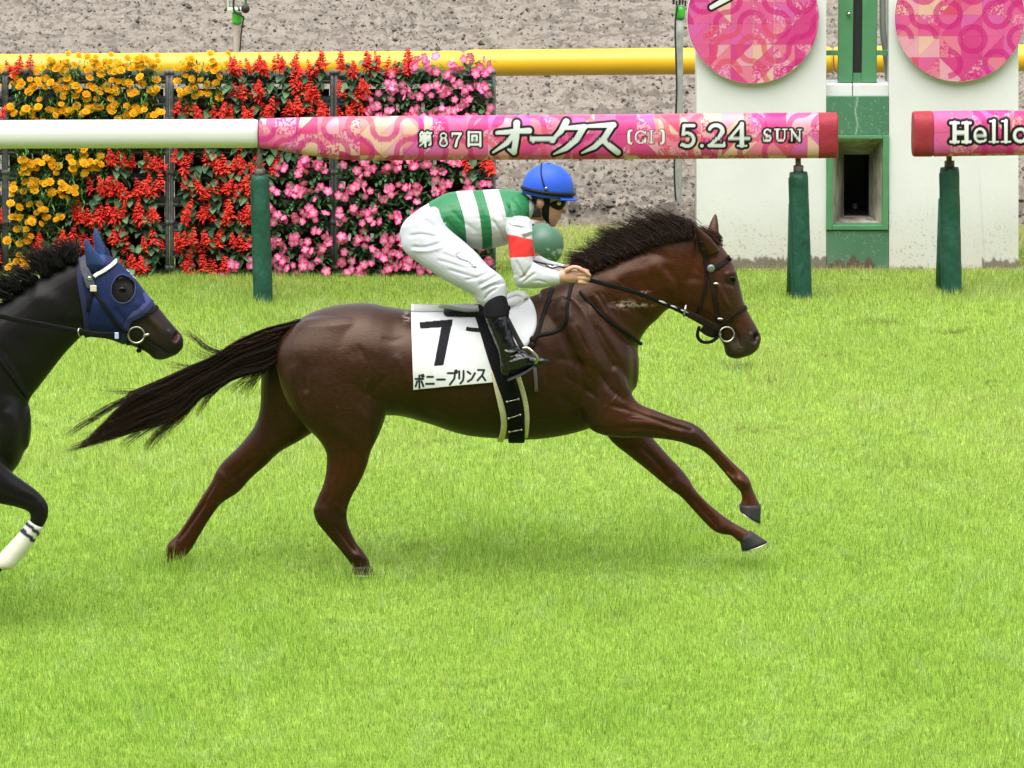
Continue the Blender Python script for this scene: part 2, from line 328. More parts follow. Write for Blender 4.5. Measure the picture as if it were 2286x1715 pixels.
def bay_colour(V, N):
    P = survey(V); x, y = P[:, 0], P[:, 1]
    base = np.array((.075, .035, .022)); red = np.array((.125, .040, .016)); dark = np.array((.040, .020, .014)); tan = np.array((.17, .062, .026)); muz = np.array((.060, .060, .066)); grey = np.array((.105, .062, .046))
    n = fbm(x / 60, y / 60, 4, 2)[:, None]
    c = np.broadcast_to(base, (len(V), 3)).copy()
    def mix(col, wt): 
        nonlocal c; wt = np.clip(wt, 0, 1)[:, None]; c = c * (1 - wt) + col * wt
    mix(red * 1.15, .9 * np.exp(-(((x - 1440) / 130) ** 2 + ((y - 600) / 110) ** 2)))           # neck and cheek
    mix(grey, .55 * np.exp(-(((x - 730) / 130) ** 2 + ((y - 740) / 90) ** 2)))            # rump, with grey sky sheen put into the coat colour
    mix(dark * .75, .85 * sst(y, 800, 930) * (x > 800) * (x < 1290))                             # belly, its underside shade put into the coat colour
    mix(red, .9 * sst(y, 925, 1000))                                                      # legs
    mix(dark, .75 * sst(y, 1010, 1110) * sst(x, 600, 680) * (1 - sst(x, 830, 900)))
    mix(dark, .6 * np.exp(-((x - 530) / 45) ** 2 - ((y - 1035) / 35) ** 2))
    mix(tan, .7 * np.exp(-(((x - 1380) / 70) ** 2 + ((y - 905) / 40) ** 2)))
    mix(dark, .6 * np.exp(-(((x - 1500) / 25) ** 2 + ((y - 935) / 25) ** 2)))
    mix(tan, .8 * sst(y, 1070, 1092) * (x > 1580)); mix(tan, .7 * np.exp(-(((x - 1608) / 18) ** 2 + ((y - 1150) / 16) ** 2)))
    mix(tan, .75 * np.exp(-(((x - 1606) / 22) ** 2 + ((y - 690) / 30) ** 2))); mix(tan, .4 * np.exp(-(((x - 1575) / 16) ** 2 + ((y - 570) / 25) ** 2)))
    a = (x - 1640) * .55 + (y - 735) * .84
    mix(muz, sst(a, -50, -16) * (x > 1540) * (y < 800))
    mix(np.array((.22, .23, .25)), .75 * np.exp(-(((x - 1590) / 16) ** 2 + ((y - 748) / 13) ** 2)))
    mix(np.array((.012, .008, .007)), np.exp(-(((x - 1580) / 15) ** 2 + ((y - 604) / 12) ** 2)) * 1.2)
    d, _ = seg_dist(x, y, [(1633, 722), (1629, 735)]); mix(np.array((.006, .003, .003)), 1.3 * np.exp(-(d / 5.5) ** 2) * (N[:, 1] < .2))
    d, _ = seg_dist(x, y, catmull([(1505, 500), (1509, 520), (1520, 545)], 4)); mix(np.array((.014, .009, .008)), .9 * np.exp(-(d / 9) ** 2) * (V[:, 1] < -.03))
    d, _ = seg_dist(x, y, [(1543, 478), (1541, 498)]); mix(np.array((.25, .12, .09)), .8 * np.exp(-(d / 6) ** 2) * (V[:, 1] > .02))
    # foam of sweat on the neck and at the edge of the cloth
    for (px, py, sx, sy) in ((1352, 657, 24, 7), (1384, 659, 22, 3), (878, 684, 7, 10), (1392, 632, 10, 3)):
        fo = np.exp(-(((x - px) / sx) ** 2 + ((y - py) / sy) ** 2)) * (fbm(x / 7, y / 3.2, 3, 9) > .50)
        mix(np.array((1.3, 1.5, 1.7)), .8 * fo * (V[:, 1] < 0))
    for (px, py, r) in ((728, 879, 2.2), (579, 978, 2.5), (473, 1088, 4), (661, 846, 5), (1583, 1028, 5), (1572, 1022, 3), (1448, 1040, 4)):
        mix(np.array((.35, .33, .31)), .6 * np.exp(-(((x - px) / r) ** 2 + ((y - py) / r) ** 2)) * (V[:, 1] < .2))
    return c * (.70 + .6 * n) * np.array((.31, .205, .15))
hp = [loft(TORSO, 80, 6), loft(NECK, 48, 6), loft(HEAD, 26), loft(HIND_NEAR, 28), loft(HIND_FAR, 28), loft(FORE_NEAR, 26), loft(FORE_FAR, 26), loft(EAR_NEAR, 14), loft(EAR_FAR, 14)]
hp += [loft([(1150, 690, 1195, 780, -.12, .05), (1215, 640, 1240, 800, -.13, .09), (1275, 690, 1265, 860, -.13, .10), (1330, 770, 1290, 890, -.12, .08)], 20),
       loft([(1150, 690, 1195, 780, .12, .05), (1215, 640, 1240, 800, .13, .09), (1275, 690, 1265, 860, .13, .10), (1330, 770, 1290, 890, .12, .08)], 20)]
me = remesh(hp, .0062, 8)
V, N = get_np(me); V = carve(V, N, MUSCLE); me.vertices.foreach_set('co', V.astype(np.float32).ravel()); me.update()
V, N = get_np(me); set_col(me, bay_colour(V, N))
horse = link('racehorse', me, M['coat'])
tag(horse, 'bay racehorse galloping with white cloth numbered 7 on its back', 'horse', 'racehorses')
HB = BVHTree.FromPolygons([tuple(v) for v in V], [tuple(p.vertices) for p in me.polygons])
def on_surf(bvh, x, y, off=.006, Yfall=-.2):
    """where the sight line of a survey position meets the animal, lifted off by off"""
    p = at(x, y, 0.0); d = p - CAMP; d /= np.linalg.norm(d)
    h = bvh.ray_cast(Vector(CAMP), Vector(d))
    if h[0] is None:
        q = at(x, y, Yfall); n = -d; return np.array(q), n
    n = np.array(h[1]); 
    if n @ d > 0: n = -n
    return np.array(h[0]) + n * off, n
def strap(mb, bvh, pts, width, thick=.005, off=.004, Yfall=-.2, sub=6, free=False):
    P2 = catmull(pts, sub) if len(pts) > 2 else np.array([np.array(pts[0]) * (1 - t) + np.array(pts[1]) * t for t in np.linspace(0, 1, sub * 2)])
    Q = []; Ns = []
    for p in P2:
        if free: q = at(p[0], p[1], p[2]); n = np.array((0, -1.0, 0))
        else: q, n = on_surf(bvh, p[0], p[1], off, p[2] if len(p) > 2 else Yfall)
        Q.append(q); Ns.append(n)
    Q = np.array(Q); Ns = np.array(Ns)
    for _ in range(2):
        Q[1:-1] = (Q[:-2] + 2 * Q[1:-1] + Q[2:]) / 4; Ns[1:-1] = (Ns[:-2] + 2 * Ns[1:-1] + Ns[2:]) / 4
    T = np.gradient(Q, axis=0); T /= np.linalg.norm(T, axis=1)[:, None]
    B = np.cross(Ns, T); B /= np.linalg.norm(B, axis=1)[:, None]; Nn = np.cross(T, B)
    h = width / 2
    ring = [(-1, 0), (-.95, .75), (-.7, 1), (.7, 1), (.95, .75), (1, 0)]
    rings = np.stack([Q + B * h * a + Nn * thick * b for a, b in ring], 1)
    V_, F_ = ring_surface(rings); mb.add(V_, F_)
def strands(paths, w0, col, colvar=.25, side=None):
    """paths (n, m, 3): tapering three-sided hairs"""
    paths = np.asarray(paths); n, m, _ = paths.shape
    T = np.gradient(paths, axis=1); T /= np.linalg.norm(T, axis=2)[..., None] + 1e-9
    A = np.cross(T, np.array((0, 1.0, 0))); A /= np.linalg.norm(A, axis=2)[..., None] + 1e-9; B = np.cross(T, A)
    s = np.linspace(0, 1, m); prof = (1 - s ** 2.2) * .9 + .06
    w = (np.asarray(w0).reshape(-1, 1) * prof)[..., None]
    rings = np.stack([paths + w * (A * math.cos(a) + B * math.sin(a)) for a in (0, 2.1, 4.2)], 2)      # n m 3 3
    V_ = rings.reshape(-1, 3)
    base = (np.arange(n) * m * 3)[:, None, None] + (np.arange(m - 1) * 3)[None, :, None]
    j = np.arange(3)[None, None]; j2 = (j + 1) % 3
    F_ = np.stack([base + j, base + j2, base + 3 + j2, base + 3 + j], -1).reshape(-1, 4)
    cv = np.asarray(col) * (1 + colvar * rng.uniform(-1, 1, (n, 1)))
    tipc = np.stack([cv * (1 + 1.2 * t ** 3) for t in s], 1)
    cc = np.repeat(tipc.reshape(-1, 3), 3, axis=0)
    return V_, F_, cc
def smooth_noise_path(n, m, amp):
    k = rng.normal(0, 1, (n, 5, 3)); x = np.linspace(0, 4, m); i = np.minimum(x.astype(int), 3); f = (x - i); f = f * f * (3 - 2 * f)
    return (k[:, i] * (1 - f)[None, :, None] + k[:, i + 1] * f[None, :, None]) * amp
def hair_obj(name, paths, w0, col, parent, colvar=.25):
    V_, F_, cc = strands(paths, w0, col, colvar); hm = mesh_np(name, V_, F_); set_col(hm, cc)
    return link(name, hm, M['hair'], parent)
# tail
UP = catmull([(652, 690), (610, 700), (568, 712), (510, 738), (464, 769), (414, 792), (349, 823), (287, 850), (241, 888), (187, 946), (150, 971)], 6)
LO = catmull([(606, 765), (596, 782), (564, 800), (515, 811), (470, 832), (426, 860), (390, 896), (345, 914), (290, 930), (220, 955), (152, 973)], 6)
def tail_pt(s, c):
    i = s * (len(UP) - 1); k = np.clip(i.astype(int), 0, len(UP) - 2); f = (i - k)[..., None]
    u = UP[k] * (1 - f) + UP[k + 1] * f; l = LO[k] * (1 - f) + LO[k + 1] * f
    return u * (1 - c[..., None]) + l * c[..., None]
n, m = 3000, 16
s0 = np.abs(rng.normal(0, .16, n)); s0[: n // 3] = rng.uniform(0, .08, n // 3); s1 = np.minimum(s0 + rng.uniform(.42, .95, n), rng.uniform(.86, 1.0, n))
c0 = np.clip(rng.beta(1.1, 1.1, n), 0, 1); lock = np.round(c0 * 25) / 25 + .012 * rng.normal(0, 1, n) + rng.normal(0, .06, 26)[np.round(c0 * 25).astype(int)]; c1 = c0 * .45 + lock * .55 + rng.normal(0, .045, n)
t = np.linspace(0, 1, m)[None]
lockend = rng.uniform(.70, 1.08, 26)[np.round(c0 * 25).astype(int)]; s1 = np.minimum(s1, lockend + rng.normal(0, .02, n)); s1 = np.minimum(np.maximum(s1, s0 + .2), 1.0)
ss = np.clip(s0[:, None] + (s1 - s0)[:, None] * t, 0, 1); cc_ = c0[:, None] + (c1 - c0)[:, None] * t
P2 = tail_pt(ss, cc_)
dep = (rng.normal(0, .028, n)[:, None] * (1 - .5 * ss)) * (1 + 0 * t)
paths = at(P2[..., 0], P2[..., 1], dep) + smooth_noise_path(n, m, .004) * (t ** 1.2)[..., None]
# loose wisps above and below
W = []
def wisp(n, pts, spread, Ysp=.03):
    n = int(n * 1.8)
    base = catmull(pts, 5); idx = np.linspace(0, len(base) - 1, m); k = np.clip(idx.astype(int), 0, len(base) - 2); f = (idx - k)[:, None]; b = base[k] * (1 - f) + base[k + 1] * f
    off = rng.normal(0, 1, (n, 1, 2)) * spread * np.linspace(.3, 1, m)[None, :, None]
    q = b[None] + off; return at(q[..., 0], q[..., 1], np.broadcast_to(rng.normal(0, Ysp, (n, 1)), (n, m))) + smooth_noise_path(n, m, .004)
W += [wisp(20, [(560, 745), (500, 762), (455, 755), (420, 730), (398, 716)], 5), wisp(12, [(545, 750), (480, 772), (440, 768), (405, 752)], 6), wisp(10, [(470, 790), (430, 795), (395, 790), (360, 785)], 5),
      wisp(40, [(440, 830), (400, 870), (360, 920), (330, 950), (314, 975)], 8), wisp(40, [(470, 820), (420, 860), (390, 900), (352, 930)], 9), wisp(26, [(520, 800), (480, 830), (445, 860), (425, 895)], 6),
      wisp(30, [(585, 780), (560, 805), (540, 830), (522, 850)], 9), wisp(20, [(560, 790), (530, 815), (490, 845)], 7), wisp(14, [(420, 820), (350, 835), (290, 846), (260, 845)], 4), wisp(24, [(380, 880), (300, 910), (220, 945), (170, 965)], 12), wisp(10, [(500, 790), (430, 850), (300, 850), (210, 845)], 5), wisp(26, [(420, 870), (350, 905), (290, 940), (262, 962)], 7), wisp(24, [(350, 830), (260, 868), (190, 910), (140, 940)], 6), wisp(24, [(330, 900), (250, 930), (190, 958), (140, 976)], 5)]
paths = np.concatenate([paths] + W)
wd = np.concatenate([rng.uniform(.0014, .0030, n), rng.uniform(.0008, .0016, len(paths) - n)])
hair_obj('tail', paths, wd, (.020, .0105, .0075), horse, .65)
# dock of the tail
V_, F_ = loft([(660, 690, 650, 730, 0, .035), (620, 702, 612, 745, 0, .032), (575, 722, 570, 758, 0, .028), (530, 745, 528, 775, 0, .02), (495, 765, 494, 782, 0, .01)], 14)
dm = MB().add(V_, F_, (.035, .017, .012)).build('tail_dock', M['hair'], horse)
# short red hair along the top of the dock
n = 260; a = rng.uniform(0, 1, n); root = np.stack([655 - 130 * a, 690 + 48 * a + rng.uniform(-2, 12, n)], 1)
tip = root + np.stack([-rng.uniform(25, 60, n), rng.uniform(6, 26, n)], 1)
q = root[:, None] * (1 - t[..., None]) + tip[:, None] * t[..., None]
hair_obj('tail_hair', at(q[..., 0], q[..., 1], -.03 + 0 * q[..., 0] + rng.normal(0, .012, (n, 1))) + smooth_noise_path(n, m, .004), rng.uniform(.002, .003, n), (.075, .03, .018), horse, .4)
# mane
RT = catmull([(1500, 500), (1479, 516), (1411, 533), (1354, 552), (1297, 577), (1258, 592)], 8)
n, m = 3200, 16; t = np.linspace(0, 1, m)[None]; NL = 26
lk = (np.arange(NL) + rng.uniform(-.35, .35, NL) + .5) / NL; li = rng.integers(0, NL, n); u = np.clip(lk[li] + rng.normal(0, .026, n), 0, 1); la = rng.normal(0, 8, NL)[li]; ll = rng.uniform(.55, 1.25, NL)[li]
i = u * (len(RT) - 1); k = np.clip(i.astype(int), 0, len(RT) - 2); f = (i - k)[:, None]
root = RT[k] * (1 - f) + RT[k + 1] * f + np.stack([rng.normal(0, 7, n), rng.uniform(-20, 9, n) * rng.random(n) ** .5], 1)
L_ = np.interp(u, [0, .15, .4, .65, .85, 1], [46, 90, 110, 98, 66, 36]) * ll * rng.uniform(.55, 1.1, n)
ang = np.interp(u, [0, .3, .6, 1], [160, 160, 163, 170]) + la * .5; curl = la * 1.1 + rng.normal(0, 4, n)
a = (ang[:, None] - 22 * np.cos(t * 2.6) * (1 - .5 * t) + curl[:, None] * t ** 1.5) * np.pi / 180
dx = np.cumsum(np.cos(a), 1) / m * L_[:, None]; dy = -np.cumsum(np.sin(a), 1) / m * L_[:, None]
cv = rng.normal(0, 4.5, (n, 1)) * (1 - .9 * t); dy = dy + cv * (t > .05)
q = np.stack([root[:, :1] + dx, root[:, 1:] + dy], -1)
Ym = np.where(rng.random(n) < .65, rng.uniform(-.10, -.05, n), rng.uniform(-.05, .05, n))[:, None] * (1 - .55 * t)
paths = at(q[..., 0], q[..., 1], Ym) + smooth_noise_path(n, m, .0025) * t[..., None]
hair_obj('mane', paths, rng.uniform(.0010, .0024, n), (.024, .012, .009), horse, .7)
# forelock blown back between the ears
n = 90; t = np.linspace(0, 1, m)[None]
root = np.stack([rng.uniform(1548, 1562, n), rng.uniform(510, 532, n)], 1); tip = np.stack([rng.uniform(1498, 1522, n), rng.uniform(484, 496, n)], 1); mid = (root + tip) / 2 + np.stack([rng.normal(4, 4, n), rng.normal(-3, 3, n)], 1)
q = root[:, None] * ((1 - t) ** 2)[..., None] + 2 * mid[:, None] * (t * (1 - t))[..., None] + tip[:, None] * (t ** 2)[..., None]
hair_obj('forelock', at(q[..., 0], q[..., 1], np.broadcast_to(rng.uniform(-.04, .04, (n, 1)), q.shape[:2])) + smooth_noise_path(n, m, .003), rng.uniform(.002, .003, n), (.05, .022, .015), horse, .4)
# eye
def horse_eye(bvh, x, y, parent, Y0=0):
    p, nn = on_surf(bvh, x, y, -.009, Y0 - .09)
    V_, F_ = ellipsoid(p, (.026, .014, .019), None, 18, 12)
    return MB().add(V_, F_).build('eye', M['eye'], parent)
horse_eye(HB, 1581, 603, horse)
p = survey(np.zeros((1, 3)))
# hooves
def hoof(parent, cor, sole, Yc, wy, col=(.030, .028, .028)):
    """cor, sole: the two ends of the coronet and of the ground edge (survey positions, heel first then toe)"""
    def ring(a, b, w_, push=0):
        A = at(a[0], a[1], Yc); B = at(b[0], b[1], Yc); t_ = np.arange(20) / 20 * 2 * math.pi
        c = (A + B) / 2; uvec = (B - A) / 2
        return c + uvec * np.cos(t_)[:, None] + np.array((0, 1.0, 0)) * (w_ * np.sin(t_) * (1 - .12 * np.cos(t_)))[:, None]
    a0, b0 = np.array(cor[0]), np.array(cor[1]); a1, b1 = np.array(sole[0]), np.array(sole[1])
    rs = [ring(a0 * (1 - k) + a1 * k, b0 * (1 - k) + b1 * k, wy * (.86 + .2 * k)) for k in (0, .25, .5, .75, .93)]
    ctr = (a1 + b1) / 2
    V_, F_ = ring_surface(np.array(rs))
    cols = np.full((len(V_), 3), 1.0) * np.array(col)
    h = MB().add(V_, F_, cols).build('hoof', M['hoof'], parent)
    rs = [ring(a0 * (1 - k) + a1 * k, b0 * (1 - k) + b1 * k, wy * (.86 + .2 * k) * 1.01) for k in (.935, 1.0)]
    V_, F_ = ring_surface(np.array(rs)); MB().add(V_, F_).build('horseshoe', M['steel'], h)
hoof(horse, [(1596, 1089), (1643, 1089)], [(1597, 1103), (1642, 1134)], -.15, .05)
hoof(horse, [(1596, 1162), (1622, 1146)], [(1602, 1191), (1660, 1172)], .13, .05)
hoof(horse, [(762, 1222), (801, 1221)], [(756, 1240), (812, 1241)], -.15, .05, (.022, .015, .012))
hoof(horse, [(384, 1218), (352, 1212)], [(372, 1232), (326, 1221)], .15, .048, (.07, .055, .042))
# ------------------------------------------------------------------ ground: turf, verge, dirt track
TURF_END = ground_Y(596)                 # back edge of the turf course, in front of the flower racks
DIRT_Y = ground_Y(492)
M['turf'] = mat('turf_soil', (.16, .24, .035), .95, spec=.1, noise=(6, .25), bump=(60, .5, .02))
M['verge'] = mat('verge_soil', (.21, .20, .085), .95, spec=.1, noise=(9, .3), bump=(50, .5, .02))
def sheet(name, x0, x1, y0, y1, z, m, nx=2, ny=2, fn=None):
    X, Yg = np.meshgrid(np.linspace(x0, x1, nx), np.linspace(y0, y1, ny)); Z = np.full_like(X, z) if fn is None else fn(X, Yg)
    V_ = np.stack([X, Yg, Z], -1).reshape(-1, 3); i = (np.arange(ny - 1)[:, None] * nx + np.arange(nx - 1)[None]).ravel()
    return link(name, mesh_np(name, V_, np.stack([i, i + 1, i + nx + 1, i + nx], -1)), m)
tag(sheet('turf_course', -400, 400, -300, DIRT_Y + .3, 0, M['turf']), kind='structure')
# dirt: harrowed sand with clods
M['dirt'] = mat('dry_dirt', attr='col', rough=.97, spec=.1, noise=(40, .18), bump=(120, .6, .012))
def dirt_h(X, Yg):
    edge = np.exp(-((Yg - DIRT_Y - .28 - .10 * vnoise(X * 1.1, Yg * 0)) / .24) ** 2)
    h = .05 * (fbm(X / 1.6, Yg / .9, 3, 1) - .5) + .026 * np.sin(Yg * 19 + 5 * vnoise(X * .9, Yg * .7, 4)) * vnoise(X * .8, Yg * .8, 5)
    c1 = np.clip(fbm(X / .055, Yg / .12, 3, 2) - .46, 0, 1); c2 = np.clip(vnoise(X / .028, Yg / .07, 3) - .40, 0, 1)
    gate = .6 + .5 * sst(fbm(X / 1.6, Yg / .25, 3, 8), .36, .62)
    h = h + gate * (.13 * c1 + .04 * c2)
    h = h + edge * (.02 + .22 * np.clip(fbm(X / .09, Yg / .10, 3, 6) - .40, 0, 1) + .05 * vnoise(X / .035, Yg / .05, 7))
    far = sst(Yg, DIRT_Y + .02, DIRT_Y + .22)
    return (.012 + h) * far - .02 * (1 - far)
def dirt_sheet(name, x0, x1, y0, y1, nx, ny):
    ys = y0 + (y1 - y0) * (np.linspace(0, 1, ny) ** 1.15); X, Yg = np.meshgrid(np.linspace(-1, 1, nx), ys); X = X * (.0895 * (Yg + 30) + .8); Z = dirt_h(X, Yg)
    V_ = np.stack([X, Yg, Z], -1).reshape(-1, 3); i = (np.arange(ny - 1)[:, None] * nx + np.arange(nx - 1)[None]).ravel()
    dmesh = mesh_np(name, V_, np.stack([i, i + 1, i + nx + 1, i + nx], -1))
    v = fbm(X / .5, Yg / .35, 4, 21); damp_shade = sst(fbm(X / .12, Yg / .06, 3, 33), .46, .66) * .55  # dark streaks: damp soil, with shade of the ridges put into the colour
    damp_shade = np.maximum(damp_shade, .8 * np.exp(-((Yg - DIRT_Y - .28) / .25) ** 2) * sst(fbm(X / .15, Yg / .15, 3, 12), .4, .6))
    a = np.array((.195, .172, .143)); b = np.array((.055, .046, .037))
    c = (a * (.85 + .3 * v[..., None])) * (1 - damp_shade[..., None]) + b * damp_shade[..., None]
    set_col(dmesh, c.reshape(-1, 3))
    return link(name, dmesh, M['dirt'])
tag(dirt_sheet('dirt_track', -7.5, 7.5, DIRT_Y - .1, 28.5, 700, 400), kind='structure')
# loose clods and crumbs on the dirt
g = np.random.default_rng(31); n = 34000; yc = DIRT_Y + .05 + (28.2 - DIRT_Y) * g.random(n) ** 1.3; xc = g.uniform(-1, 1, n) * (.0895 * (yc + 30) + .6)
keep = (fbm(xc / 1.6, yc / .25, 3, 8) + g.normal(0, .15, n) > .42) | (np.abs(yc - DIRT_Y - .28) < .22); xc, yc = xc[keep], yc[keep]; n = len(xc)
rs = np.clip(g.lognormal(math.log(.0095), .45, n), .006, .045) * np.where(np.abs(yc - DIRT_Y - .28) < .25, 1.45, 1); oct_ = np.array([(1, 0, 0), (-1, 0, 0), (0, 1, 0), (0, -1, 0), (0, 0, 1), (0, 0, -1)], float)
Vc = oct_[None] * rs[:, None, None] * g.uniform(.6, 1.4, (n, 6, 1)); an = g.uniform(0, 6.28, n); ca_, sa_ = np.cos(an)[:, None], np.sin(an)[:, None]
Vc = np.stack([Vc[..., 0] * ca_ - Vc[..., 1] * sa_, Vc[..., 0] * sa_ + Vc[..., 1] * ca_, Vc[..., 2] * .8], -1) + g.normal(0, .12, (n, 6, 3)) * rs[:, None, None]
Vc += np.stack([xc, yc, dirt_h(xc, yc) + rs * .35], 1)[:, None]
Fo = np.array([(0, 2, 4), (2, 1, 4), (1, 3, 4), (3, 0, 4), (2, 0, 5), (1, 2, 5), (3, 1, 5), (0, 3, 5)]); cm = mesh_np('dirt_clods', Vc.reshape(-1, 3), (Fo[None] + (np.arange(n) * 6)[:, None, None]).reshape(-1, 3), False)
mixc = g.random((n, 1)); set_col(cm, np.repeat(np.array((.155, .138, .117)) * mixc + np.array((.055, .046, .037)) * (1 - mixc), 6, 0)); tag(link('dirt_clods', cm, M['dirt']), 'loose clods scattered over the dirt track', 'clods', kind='stuff')
M['far_dirt'] = mat('far_dirt', (.33, .28, .22), .97, spec=.1, noise=(3, .25), bump=(20, 1, .06))
tag(sheet('dirt_track_beyond', -400, 400, DIRT_Y + .25, 400, -.03, M['far_dirt']), kind='structure')
# ------------------------------------------------------------------ unseen grandstand inferred from the raised view, added to cut low sky light
M['stand'] = mat('grandstand_concrete', (.16, .155, .15), .9, spec=.1, noise=(.6, .2)); M['seats'] = mat('grandstand_seats', (.055, .06, .07), .7, spec=.1, noise=(2, .4))
gs = empty('grandstand'); gs['kind'] = 'structure'
st_ = MB(); se_ = MB()
for k in range(26):
    y_ = -32.6 - k * .95; z_ = 4.2 + k * .52
    st_.box((0, y_ - .475, z_ / 2), (70, .475, z_ / 2)); se_.box((0, y_ - .62, z_ + .24), (70, .22, .235))
st_.build('tier', M['stand'], gs, smooth=False); se_.build('seat_row', M['seats'], gs, smooth=False)
MB().box((0, -32.2, 2.5), (70, .12, 2.5)).build('parapet', M['stand'], gs, smooth=False)
MB().box((0, -58.2, 16), (70, .6, 16)).build('back_wall', M['stand'], gs, smooth=False)
MB().box((0, -47, 27.5), (70, 11.5, .5)).build('roof', M['stand'], gs, smooth=False)
for k in range(8):
    V_, F_ = tube([(-63 + 18 * k, -44.5, 10.0), (-63 + 18 * k, -44.5, 27.2)], .45, 12); MB().add(V_, F_).build('column', M['stand'], gs)
# ------------------------------------------------------------------ grass blades
M['grass'] = mat('grass_blade', attr='col', rough=.55, spec=.08, trans=.45)
def grass(name, x_of, y0, y1, dens, hfun, wid, colfun, label, seed, z=0):
    g = np.random.default_rng(seed)
    xa0, xb0 = x_of(y0); xa1, xb1 = x_of(y1); area = (y1 - y0) * ((xb0 - xa0) + (xb1 - xa1)) / 2; n = int(area * dens)
    y = g.uniform(y0, y1, int(n * 1.4)); f = (y - y0) / (y1 - y0); xa = xa0 + (xa1 - xa0) * f; xb = xb0 + (xb1 - xb0) * f; wmax = max(xb0 - xa0, xb1 - xa1)
    keep = g.random(len(y)) < (xb - xa) / wmax; y = y[keep]; xa = xa[keep]; xb = xb[keep]; x = g.uniform(0, 1, len(y)) * (xb - xa) + xa
    # gather into tufts
    tx = .035 * (vnoise(x / .03, y / .03, 2) - .5); ty = .035 * (vnoise(x / .03, y / .03, 3) - .5); x = x + tx; y = y + ty; n = len(x)
    h = hfun(x, y) * g.lognormal(0, .28, n); az = g.uniform(0, 2 * np.pi, n); lean = np.abs(g.normal(0, .45, n)) + .05
    # wind and mowing comb the blades together in patches
    wx = .5 * (fbm(x / .7, y / 1.1, 3, 11) - .5); wy = .5 * (fbm(x / .7, y / 1.1, 3, 14) - .5)
    dx = np.cos(az) * lean + wx; dy = np.sin(az) * lean + wy; L = np.sqrt(dx ** 2 + dy ** 2 + 1)
    tip = np.stack([x + dx / L * h, y + dy / L * h, z + h / L], 1)
    fa = az + np.pi / 2 + g.normal(0, .5, n); ww = wid * g.uniform(.6, 1.3, n) / 2
    bx = np.cos(fa) * ww; by = np.sin(fa) * ww * .6
    p0 = np.stack([x - bx, y - by, np.full(n, z - .004)], 1); p1 = np.stack([x + bx, y + by, np.full(n, z - .004)], 1)
    V_ = np.stack([p0, p1, tip], 1).reshape(-1, 3); F_ = np.arange(n * 3).reshape(-1, 3)
    gm = mesh_np(name, V_, F_, False); c = colfun(x, y, g); set_col(gm, np.repeat(c, 3, 0))
    return tag(link(name, gm, M['grass']), label, 'grass', kind='stuff')
def turf_col(x, y, g):
    n = len(x); a = fbm(x / 1.3, y / 2.2, 4, 5)[:, None]; r = g.random((n, 1))
    fresh = np.array((.255, .455, .046)); yel = np.array((.46, .575, .13)); deep = np.array((.085, .22, .020)); straw = np.array((.52, .47, .24))
    c = fresh * (1 - a) + (.55 * yel + .45 * fresh) * a
    c = np.where(r < .22, c * .35 + deep * .65, c); c = np.where(r > .93, yel, c)
    dry = sst(fbm(x / .45, y / .9, 3, 41), .56, .68)[:, None] * sst(y, 1.0, 4.5)[:, None]
    c = c * (1 - .32 * dry * (r > .3)) + straw * .32 * dry * (r > .3)
    up_ = (.14 + .40 * sst(y, -1.5, 4))[:, None] * (r > .25); c = c * (1 - up_) + (yel * .7 + straw * .3) * up_
    for (px, py, rx, ry, k) in ((1590, 795, 60, 10, .8), (1500, 800, 40, 8, .6), (1660, 830, 50, 8, .6), (1620, 930, 45, 9, .7), (1900, 700, 70, 8, .6), (2050, 720, 60, 8, .7), (2120, 830, 50, 9, .6), (1800, 770, 50, 8, .6), (1420, 770, 30, 7, .5), (600, 690, 60, 6, .5), (450, 720, 40, 6, .5), (330, 935, 30, 8, .7), (260, 905, 24, 6, .5), (940, 960, 60, 9, .55), (1120, 985, 40, 7, .5), (1330, 1330, 50, 9, .5), (880, 1180, 40, 7, .5), (1980, 1010, 50, 8, .5)):
        q = at(px, py, ground_Y(py)); sx = rx * .00246; sy = ry * .0125
        m_ = np.exp(-((x - q[0]) / sx) ** 2 - ((y - q[1]) / sy) ** 2)[:, None] * k * (fbm(x / .06, y / .10, 2, 81) > .47)[:, None]
        c = c * (1 - m_) + np.array((.085, .085, .035)) * m_
    pale = sst(fbm(x / .12, y / .3, 2, 55), .60, .72)[:, None] * (r > .55); c = c * (1 - .5 * pale) + np.array((.48, .60, .26)) * .5 * pale
    return c * g.uniform(.56, 1.58, (n, 1))
def frus(margin):
    return lambda y: (-(y + 30) * .0895 - margin, (y + 30) * .0895 + margin)
def turf_hgt(x, y):
    a = fbm(x / .5, y / .9, 3, 61)
    tall = np.zeros_like(x)
    for (px, py) in ((565, 660), (1730, 655), (2050, 640)):
        q = at(px, py, ground_Y(py)); tall = np.maximum(tall, .6 * np.exp(-((x - q[0]) / .4) ** 2 - ((y - q[1]) / .4) ** 2))
    for (px, py) in ((780, 1247), (372, 1224)):
        q = at(px, py, ground_Y(py)); tall = np.maximum(tall, 2.9 * np.exp(-((x - q[0]) / .16) ** 2 - ((y - q[1] + .05) / .14) ** 2))
    return .020 + .014 * a + .012 * sst(a, .55, .75) + .024 * tall
grass('turf_grass', frus(.9), -4.7, TURF_END + .12, 9400, turf_hgt, .0040, turf_col, 'bright green mown turf of the racecourse', 5)
def verge_col(x, y, g):
    n = len(x); r = g.random((n, 1)); green = np.array((.26, .32, .08)); dry = np.array((.46, .42, .21)); a = sst(fbm(x / .4, y / .5, 3, 71), .3, .5)[:, None]
    return (green * (1 - a) + dry * a) * g.uniform(.6, 1.25, (n, 1))
grass('verge_grass', frus(.6), TURF_END + .1, DIRT_Y + .12, 3000, lambda x, y: .022 + .02 * vnoise(x / .2, y / .2), .005, verge_col, 'short dry grass on the strip before the dirt track', 6)

